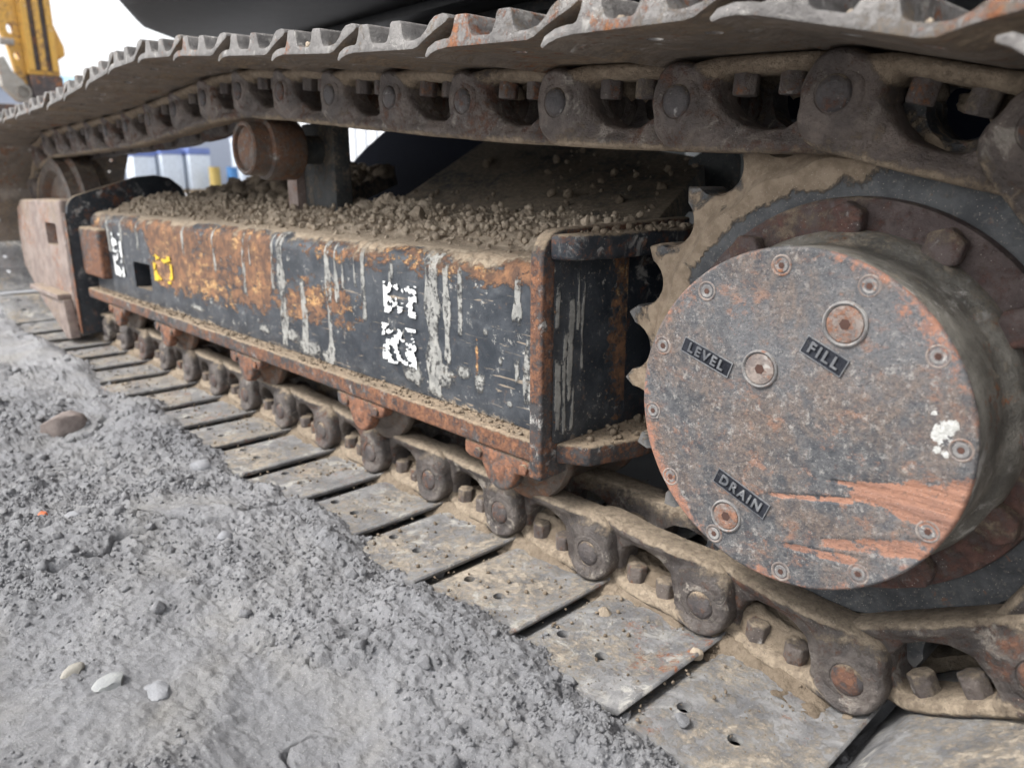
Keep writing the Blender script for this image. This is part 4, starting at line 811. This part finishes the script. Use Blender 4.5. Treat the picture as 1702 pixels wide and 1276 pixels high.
# --- X-shaped car body and its legs
def quad_plate(name, c, th, mat, nu=2, nv=2):
    A, B, Cc, D = [Vector(p) for p in c]; nrm = (B - A).cross(D - A).normalized()
    if nrm.z < 0: nrm = -nrm
    bm = bmesh.new(); T = [bm.verts.new(p) for p in (A, B, Cc, D)]; U = [bm.verts.new(p - nrm * th) for p in (A, B, Cc, D)]
    bm.faces.new(T); bm.faces.new(U[::-1])
    for i in range(4): bm.faces.new((T[i], T[(i + 1) % 4], U[(i + 1) % 4], U[i]))
    return bm_done(bm, name, mat, 0.004, 2)
LEGQ = [(-1.50, 0.99, 0.492), (-0.74, 0.99, 0.492), (-0.965, 1.50, 0.612), (-1.745, 1.62, 0.725)]
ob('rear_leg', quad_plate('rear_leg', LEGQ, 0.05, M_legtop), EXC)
ob('lifting_lug', prism('lifting_lug', [(-0.98, 0.50), (-0.865, 0.50)] + arc(-0.905, 0.60, 0.040, 0, 120, 6) + [(-0.98, 0.61)], 1, 1.44, 1.465, M_leg, 0.004), EXC)
LEGF = [(-2.80, 0.99, 0.49), (-1.86, 0.99, 0.49), (-2.05, 1.42, 0.60), (-2.72, 1.42, 0.60)]
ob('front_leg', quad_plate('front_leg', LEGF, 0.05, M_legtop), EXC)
ob('car_body', prism('car_body', [(-2.95, 0.20), (-2.95, 0.46), (-2.70, 0.60), (-2.55, 0.68), (-2.36, 0.76), (-2.15, 0.82), (-1.62, 0.86), (-1.55, 0.5), (-1.55, 0.2)], 1, 1.63, 2.1, M_navy, 0.02), EXC)
ob('far_track_frame', box('far_track_frame', (-3.2, 3.0, 0.0), (1.6, 3.6, 0.80), M_greypaint, 0.02), EXC)
ob('valve_box', box('valve_box', (-2.02, 2.94, 0.655), (-1.94, 2.998, 0.76), M_sticker_w, 0.006), EXC)
ob('valve_post', box('valve_post', (-1.935, 2.96, 0.60), (-1.88, 2.998, 0.76), M_edge, 0.006), EXC)

# --- upper structure seen from below
ub = [(-1.95, 0.66), (-2.22, 0.70), (-2.50, 0.84), (-2.70, 1.04), (-2.76, 1.35), (-2.78, 3.4), (2.0, 3.4), (2.1, 2.4), (2.0, 1.0), (1.5, 0.70)]
ob('upper_body', prism('upper_body', ub, 2, 0.985, 2.2, M_under, 0.08, 5), EXC)
ob('belly_plate', prism('belly_plate', [(-2.50, 1.40), (-2.50, 3.0), (1.9, 3.0), (1.9, 1.40)], 2, 0.955, 0.983, M_leg, 0.006), EXC)
ob('sky_blocker', box('sky_blocker', (-1.4, 2.80, 0.60), (1.9, 2.86, 0.954), M_navy, 0.006), EXC)  # added dark sheet, blocks the sky behind the upper chain windows
ob('sky_blocker', box('sky_blocker', (-3.0, 2.87, 0.79), (-1.41, 2.93, 0.954), M_navy, 0.006), EXC)  # second added sheet, hides the sky further forward
ob('belly_rail', box('belly_rail', (-2.35, 1.22, 0.962), (0.9, 1.27, 0.9835), M_under, 0.004), EXC)
ob('belly_pan', prism('belly_pan', [(-1.35, 1.5), (-1.35, 2.9), (0.8, 2.9), (0.8, 1.5)], 2, 0.925, 0.953, M_greypaint, 0.006), EXC)
ob('slew_ring', lathe('slew_ring', [(0.0, 0.0), (0.62, 0.0), (0.62, 0.13), (0.0, 0.13)], M_navy, 48), EXC, mw=Matrix.Translation((-1.95, 2.15, 0.855)) @ Matrix.Rotation(R(90), 4, 'X'))

# ------------------------------------------------------------------ mud that lies on the machine
def mud_sheet():
    x = np.linspace(-2.90, -0.742, 900); y = np.linspace(0.790, 1.03, 130); X, Y = np.meshgrid(x, y, indexing='ij')
    base = 0.4595 + (Y - 0.805) * 0.16
    w = 0.007 * fbm(X * 28, Y * 28, 2, 64); rise = ss(0.80, 0.93, Y + 0.03 * fbm(X * 8, Y * 8, 3, 3))
    thick = 0.018 * rise * (0.6 + 0.9 * fbm(X * 5, Y * 7, 3, 6)) + (0.15 + 0.85 * rise * (0.45 + 0.9 * vn(X * 7, Y * 9, 44))) * (0.024 * np.abs(fbm(X * 13 + w * 30, Y * 13, 3, 8, 0.55)) + 0.014 * np.abs(fbm(X * 34, Y * 34, 3, 15, 0.6)) + 0.008 * np.abs(fbm(X * 85, Y * 85, 3, 16, 0.65)) + 0.012 * lumps(X + w, Y - w, 0.040, 11, 0.14) + 0.004 * lumps(X - w, Y + w, 0.014, 12, 0.3)) - 0.004
    thick *= ss(-0.742, -0.80, X) * 0.6 + 0.4
    hole = ss(1.2, 0.8, np.hypot((X + 1.70) / 0.05, (Y - 0.835) / 0.02))
    return fast_mesh('caked_mud', np.stack([X, Y, base + thick - 0.06 * hole], -1).reshape(-1, 3), grid_faces(len(x), len(y)), M_mud), thick
me, _ = mud_sheet(); ob('caked_mud', me, kind='stuff')
n = 4200; x = rng.uniform(-2.88, -0.76, n); y = rng.triangular(0.792, 0.87, 1.03, n)
r = 0.0010 + 0.0085 * rng.random(n) ** 6; z = 0.4605 + (y - 0.805) * 0.16 + 0.020 * ss(0.80, 0.93, y) + 0.006 * rng.random(n) * ss(0.80, 0.9, y) + r * 0.2
ob('mud_clods', clods('mud_clods', np.stack([x, y, z], -1), r, 2, M_mud, 0.30), kind='stuff')
# lumps on the sloping leg
n = 420; s_, t_ = rng.random(n), rng.random(n) ** 1.5; A, B, Cc, D = [np.array(p) for p in LEGQ]
P = (A + (B - A) * s_[:, None]) * (1 - t_[:, None]) + (D + (Cc - D) * s_[:, None]) * t_[:, None]; r = 0.0012 + 0.012 * rng.random(n) ** 7
A2, B2, C2, D2 = [np.array(p) for p in LEGF]; s2, t2 = rng.random(500), rng.random(500)
P2 = (A2 + (B2 - A2) * s2[:, None]) * (1 - t2[:, None]) + (D2 + (C2 - D2) * s2[:, None]) * t2[:, None]; r2 = 0.006 + 0.028 * rng.random(500) ** 2
ob('leg_mud', clods('leg_mud', np.vstack([P, P2]), np.r_[r, r2], 2, M_packed, 0.3), kind='stuff')
# crumbs on the flange top, lips and shoes
n = 900; x = rng.uniform(-2.9, -0.75, n); y = rng.uniform(0.733, 0.764, n); r = 0.001 + 0.004 * rng.random(n) ** 3
P = [np.stack([x, y, 0.2035 + r * 0.3], -1)]; rr_ = [r]
n = 1500; x = rng.uniform(-3.0, -0.1, n); y = rng.uniform(0.58, 0.765, n); r = 0.0008 + 0.0035 * rng.random(n) ** 3.5; ok = x < -0.28
P.append(np.stack([x, y, r * 0.4], -1)[ok]); rr_.append(r[ok])
n = 300; x = rng.uniform(-0.705, -0.65, n); y = rng.uniform(0.78, 1.03, n); r = 0.0012 + 0.008 * rng.random(n) ** 4
P.append(np.stack([x, y, np.where(rng.random(n) < .5, 0.2035, 0.5005) + r * 0.4], -1)); rr_.append(r)
ob('mud_crumbs', clods('mud_crumbs', np.vstack(P), np.concatenate(rr_), 1, M_packed, 0.3), kind='stuff')
# mud packed between the two link rows and against the links
x = np.linspace(-3.3, -0.262, 1000); y = np.linspace(0.735, 0.95, 74); X, Y = np.meshgrid(x, y, indexing='ij')
ph = ((X + 0.2815 + 0.19 * 40) % 0.19) / 0.19                       # place along each pitch: 0 and 1 at the pins
gap_ = np.minimum(ph, 1 - ph)
Z = -0.0075 + 0.016 * ss(0.752, 0.785, Y + 0.012 * fbm(X * 16, Y * 10, 3, 37)) * ss(0.02, 0.14, gap_) + 0.036 * ss(0.785, 0.815, Y) * ss(0.95, 0.9, Y) * (0.75 + 0.6 * fbm(X * 9, Y * 9, 3, 33)) + 0.006 * ss(0.75, 0.78, Y) * fbm(X * 34, Y * 34, 4, 35, 0.6) + 0.005 * lumps(X, Y, 0.012, 36, 0.7) - 0.012 * ss(0.06, 0.0, gap_) * ss(0.78, 0.76, Y)
ob('packed_mud', fast_mesh('packed_mud', np.stack([X, Y, Z], -1).reshape(-1, 3), grid_faces(len(x), len(y)), M_packed), kind='stuff')

P = []; Rr = []
for i in range(N):
    a, b = loop[i], loop[(i + 1) % N]
    if 0.5 * (a[1] + b[1]) < 0.5: continue
    u_, v_, _ = frame_of(a, b); k = random.randint(5, 16)
    for _ in range(k):
        q = Vector((a[0], 0, a[1])) + u_ * random.uniform(0.045, 0.145) + v_ * random.uniform(-0.043, -0.012); P.append((q.x, random.uniform(0.812, 0.88), q.z)); Rr.append(random.uniform(0.007, 0.018))
P3 = []; R3 = []
for i in range(N):
    a, b = loop[i], loop[(i + 1) % N]
    if 0.5 * (a[1] + b[1]) < 0.55: continue
    u_, v_, _ = frame_of(a, b); dens = random.choice((0, 6, 14, 40))
    for _ in range(dens):
        uu = random.choice((0.062, 0.120)) + random.uniform(-0.016, 0.016); rr2 = 0.003 + 0.009 * random.random() ** 3
        q = Vector((a[0], 0, a[1])) + u_ * uu + v_ * (-0.0545 - rr2 * 0.4); P3.append((q.x, random.uniform(0.582, 0.80), q.z)); R3.append(rr2)
ob('grouser_mud', clods('grouser_mud', np.array(P3), np.array(R3), 2, M_mud, 0.3), kind='stuff')
ob('chain_mud', clods('chain_mud', np.array(P), np.array(Rr), 2, M_packed, 0.25), kind='stuff')

# ------------------------------------------------------------------ stones that can be told apart
def stone(label, x, y, rad, mat, sc=(1, 1, 0.7), seed=0, z=None, name='stone', group=None, rough=0.10):
    rg = np.random.default_rng(seed); V, F = ico(3); V = V.copy()
    for k in range(9):
        d = rg.normal(size=3); d /= np.linalg.norm(d); lim = rg.uniform(0.55, 0.9); pr = V @ d; over = np.maximum(pr - lim, 0); V -= over[:, None] * d * 0.9
    V *= 1 + rough * (fbm(V[:, 0] * 2 + V[:, 2] * 1.7 + seed, V[:, 1] * 2 + V[:, 2], 3, seed + 5))[:, None]
    a = rg.uniform(0, 6.28); Rm = np.array([[math.cos(a), -math.sin(a), 0], [math.sin(a), math.cos(a), 0], [0, 0, 1]]); V = (V * np.array(sc)) @ Rm.T * rad
    if z is None: z = float(ground_h(np.array([x]), np.array([y]))[0][0])
    me = fast_mesh(name, V, F, mat, True); me.set_sharp_from_angle(angle=R(28))
    return ob(name, me, None, (x, y, z + rad * sc[2] * (0.22 if rad > 0.03 else -0.12)), None, label, name.replace('_', ' '), group)
MS_brown = stone_mat('brown_stone', (0.17, 0.14, 0.128), (0.24, 0.205, 0.19)); MS_red = stone_mat('red_brick', (0.58, 0.15, 0.07), (0.65, 0.24, 0.13))
MS_pale = stone_mat('pale_stone', (0.325, 0.335, 0.33), (0.265, 0.27, 0.275)); MS_grey = stone_mat('grey_stone', (0.235, 0.24, 0.255), (0.285, 0.29, 0.305)); MS_tan = stone_mat('tan_stone', (0.285, 0.27, 0.24), (0.32, 0.305, 0.275))
stone('large brown angular stone half sunk in the grey soil', -2.00, 0.40, 0.046, MS_brown, (1.15, 0.9, 0.85), 3)
stone('small orange red brick chip lying on the grey soil', -1.404, 0.229, 0.0105, MS_red, (1, .8, 1.0), 4, z=float(ground_h(np.array([-1.404]), np.array([0.229]))[0][0]) + 0.005, name='brick_chip')
stone('pale greenish flat stone embedded in smooth soil, larger of two close together', -0.848, 0.174, 0.020, MS_pale, (1.1, .9, .45), 5)
stone('smooth bluish grey stone beside the pale greenish one', -0.814, 0.212, 0.019, MS_grey, (1.2, .8, .45), 6)
stone('small tan stone at the left of the pale greenish one', -0.905, 0.150, 0.014, MS_tan, (1.2, .8, .5), 7)
stone('round bluish grey pebble near the middle of the loose soil', -1.11, 0.417, 0.016, MS_grey, (1, .9, .8), 8)
stone('grey stone just beyond the orange red brick chip', -1.35, 0.262, 0.016, MS_grey, (1, .9, .8), 9)
stone('pale lump lying on the soil near the far track shoes', -1.465, 0.52, 0.024, MS_grey, (1, .9, .75), 10)
stone('tan mud clod with a pointed top sitting on a track shoe', -0.581, 0.719, 0.0105, M_mud, (1, .9, 1.0), 11, z=0.002, name='mud_clod')
stone('brown mud clod wedged at the edge between two near track shoes', -0.440, 0.728, 0.0095, M_mud, (1, .9, 0.9), 12, z=0.004, name='mud_clod')
stone('light grey clod lying on the outer end of a near track shoe', -0.385, 0.615, 0.010, M_soil, (1, .9, .8), 13, z=0.004, name='soil_clod')
stone('tan crumb balanced on the rounded top corner of the frame end plate', -0.705, 0.80, 0.008, M_mud, (.8, .8, 1.1), 14, z=0.516, name='mud_clod')
stone('largest rounded mud lump on the top of the frame beam', -1.27, 0.93, 0.030, M_mud, (1.2, .9, .8), 15, z=0.497, name='mud_clod')
stone('yellowish mud lump on the frame beam beside the carrier post', -1.52, 0.965, 0.026, M_mud, (1.2, .9, .8), 16, z=0.503, name='mud_clod')

# ------------------------------------------------------------------ behind the machine
ARM = thing('dipper_stick', 'yellow digger arm with dark ribs and bolted linkage, standing in front of the track', 'digger', (-9.3, 2.19, 1.40))
def arm_part(name, me, parent=None, **k): return ob(name, me, parent or ARM, **k)
arm_part('arm_box', box('arm_box', (-0.45, -0.14, 0.18), (0.0, 0.155, 1.7), M_yellow, 0.01))
for y0 in (-0.125, -0.02, 0.085): arm_part('rib', box('rib', (0.001, y0, 0.22), (0.035, y0 + 0.055, 1.7), M_yellow, 0.008))
for y0 in (-0.065, 0.040): arm_part('groove_plate', box('groove_plate', (0.001, y0, 0.22), (0.008, y0 + 0.055, 1.7), M_bucket, 0.002))
arm_part('arm_foot', box('arm_foot', (-0.40, -0.125, -0.10), (0.03, 0.165, 0.175), M_bucket, 0.01))
def holed(name, poly, holes, y0, y1, mat):
    me0 = prism(name, poly, 0, y0, y1, None, 0.006); o = bpy.data.objects.new('h', me0); COL.objects.link(o); cut = bmesh.new()
    for (y, z, r, k) in holes:
        bmesh.ops.create_cone(cut, cap_ends=True, segments=24, radius1=r, radius2=r, depth=1, matrix=Matrix.Translation((0, y, z)) @ Matrix.Rotation(R(90), 4, 'Y') @ Matrix.Diagonal((k, 1, 1, 1)))
    mc = bpy.data.meshes.new('cut'); cut.to_mesh(mc); cut.free(); oc = bpy.data.objects.new('c', mc); COL.objects.link(oc)
    md = o.modifiers.new('b', 'BOOLEAN'); md.object = oc; md.operation = 'DIFFERENCE'; md.solver = 'EXACT'
    me = bpy.data.meshes.new_from_object(o.evaluated_get(bpy.context.evaluated_depsgraph_get())); bpy.data.objects.remove(o); bpy.data.objects.remove(oc)
    me.name = name; me.materials.clear(); finish(me, mat, 40); return me
lp = [(-0.42, 1.2), (-0.42, 0.72), (-0.33, 0.62), (-0.27, 0.45), (-0.22, 0.12), (-0.142, 0.05), (-0.142, 1.2)]
arm_part('link_plate', holed('link_plate', lp, [(-0.225, 0.60, 0.030, 1.6), (-0.20, 0.35, 0.026, 1.5)], -0.16, -0.06, M_yellow))
arm_part('cylinder_rod', ob('rod', None) if False else lathe('cylinder_rod', [(0, -0.06), (0.035, -0.06), (0.035, 0.06), (0, 0.06)], M_greysteel, 24), mw=Matrix.Translation((-0.02, -0.28, 0.47)))
arm_part('side_lug', prism('side_lug', [(0.156, 0.75), (0.156, 0.42), (0.20, 0.36), (0.25, 0.40), (0.25, 0.48)], 0, -0.3, -0.1, M_yellow, 0.006))
arm_part('knuckle', prism('knuckle', [(-0.38, 0.05), (-0.40, 0.30), (-0.33, 0.33), (-0.28, 0.20), (-0.20, 0.12)] + arc(-0.22, 0.0, 0.09, 60, -120, 8), 0, -0.12, 0.02, M_greysteel, 0.01))
arm_part('knuckle_pin', lathe('knuckle_pin', [(0, -0.06), (0.05, -0.06), (0.055, -0.05), (0.055, 0.1)], M_greysteel, 24), mw=Matrix.Translation((-0.03, -0.22, 0.0)) @ Matrix.Rotation(R(-90), 4, 'Z'))
bk = [(-0.75, 0.02), (0.15, -0.02), (0.10, -0.35), (-0.05, -0.62), (-0.30, -0.80), (-0.62, -0.82), (-0.85, -0.70), (-1.0, -0.55), (-0.75, -0.62), (-0.60, -0.60)]
B_ = thing('digger_bucket', 'dark rusty bucket hanging below the yellow digger arm', 'bucket', (-9.3, 1.95, 1.30))
ob('bucket_shell', prism('bucket_shell', [(x - 0.1, z) for x, z in bk], 1, -0.75, 0.75, M_bucket, 0.012), B_)
for yb in (-0.775, 0.755): ob('side_cutter', prism('side_cutter', [(-0.1, -0.05), (0.08, -0.1), (0.03, -0.5), (-0.15, -0.4)], 1, yb, yb + 0.02, M_greysteel, 0.004), B_)
for k in range(5): ob('bucket_tooth', prism('bucket_tooth', [(-1.08, -0.58), (-1.08, -0.50), (-1.30, -0.47)], 1, -0.7 + k * 0.33, -0.62 + k * 0.33, M_greysteel, 0.004), B_)
# far yard
WH = thing('warehouse', 'long pale warehouse with light blue roof far behind the digger arm', 'warehouse', (-62, 14, -0.1))
M_wall = plain('warehouse_wall', (0.42, 0.46, 0.55), 0.8, 0.1); M_roof = plain('warehouse_roof', (0.30, 0.50, 0.66), 0.6, 0.1)
ob('wall', box('wall', (-8, -14, 0), (0, 14, 6.55), M_wall, 0.02), WH)
ob('roof', prism('roof', [(-8.4, 6.56), (0.4, 6.56), (0.4, 6.75), (-4, 7.9), (-8.4, 6.75)], 1, -14.4, 14.4, M_roof, 0.02), WH)
M_wrap = plain('pale_wrap', (0.66, 0.72, 0.80), 0.35, 0.2); M_blue = plain('blue_wrap', (0.16, 0.22, 0.48), 0.4, 0.2); M_wood = plain('pallet_wood', (0.32, 0.24, 0.15), 0.8, 0.3)
def pallet(label, x, y, h, mat, top):
    t = thing('pallet_stack', label, 'pallet stack', (x, y, -0.1), 'wrapped pallet stacks in the far yard')
    ob('pallet', box('pallet', (-0.6, -0.5, 0), (0.6, 0.5, 0.15), M_wood, 0.01), t)
    ob('load', box('load', (-0.58, -0.48, 0.155), (0.58, 0.48, h), mat, 0.04), t); ob('top_sheet', box('top_sheet', (-0.6, -0.5, h + 0.003), (0.6, 0.5, h + 0.30), top, 0.03), t)
pallet('pale wrapped pallet stack with blue cover, leftmost of the far row', -37.9, 12.3, 1.6, M_wrap, M_blue)
pallet('pale blue wrapped pallet stack, second from the left in the far row', -37.5, 13.4, 1.7, M_wrap, M_blue)
pallet('tall pale pallet stack, third from the left in the far row', -37.1, 14.5, 1.7, M_wrap, M_blue)
pallet('white wrapped pallet stack beside the drums at the right of the far row', -36.2, 16.6, 2.2, M_wrap, M_wrap)
def drum_(label, x, y, mat):
    t = thing('barrel', label, 'barrel', (x, y, -0.1), 'barrels in the far yard')
    me = lathe('body', [(0, 0), (0.33, 0), (0.34, 0.3), (0.33, 0.32), (0.34, 0.6), (0.33, 0.62), (0.33, 0.92), (0, 0.92)], mat, 28)
    ob('body', me, t, mw=Matrix.Rotation(R(90), 4, 'X') @ Matrix.Diagonal((0.75, 1.25, 0.75, 1)))
drum_('yellow barrel beside the far pallet stacks', -35.6, 14.75, plain('yellow_plastic', (0.40, 0.29, 0.08), 0.5)); drum_('blue barrel beside the yellow barrel in the far yard', -35.4, 15.5, plain('blue_plastic', (0.05, 0.18, 0.42), 0.5))
CT = thing('white_container', 'white speckled container beyond the machine, seen under the top chain', 'container', (-9.5, 6.4, -0.1))
M_ct = weathered('container_white', (0.62, 0.64, 0.68), (0.70, 0.72, 0.74), rust=0.0, dust=0.1, up=0, pale=0.0, sc=0.6, rough=0.6, relief=0.3)
ob('shell', box('shell', (-1.6, -0.4, 0.12), (1.7, 2.0, 2.5), M_ct, 0.02), CT)
for k in range(12): ob('corrugation', box('corrugation', (-1.5 + k * 0.265, -0.43, 0.2), (-1.38 + k * 0.265, -0.401, 2.4), M_ct, 0.01), CT)
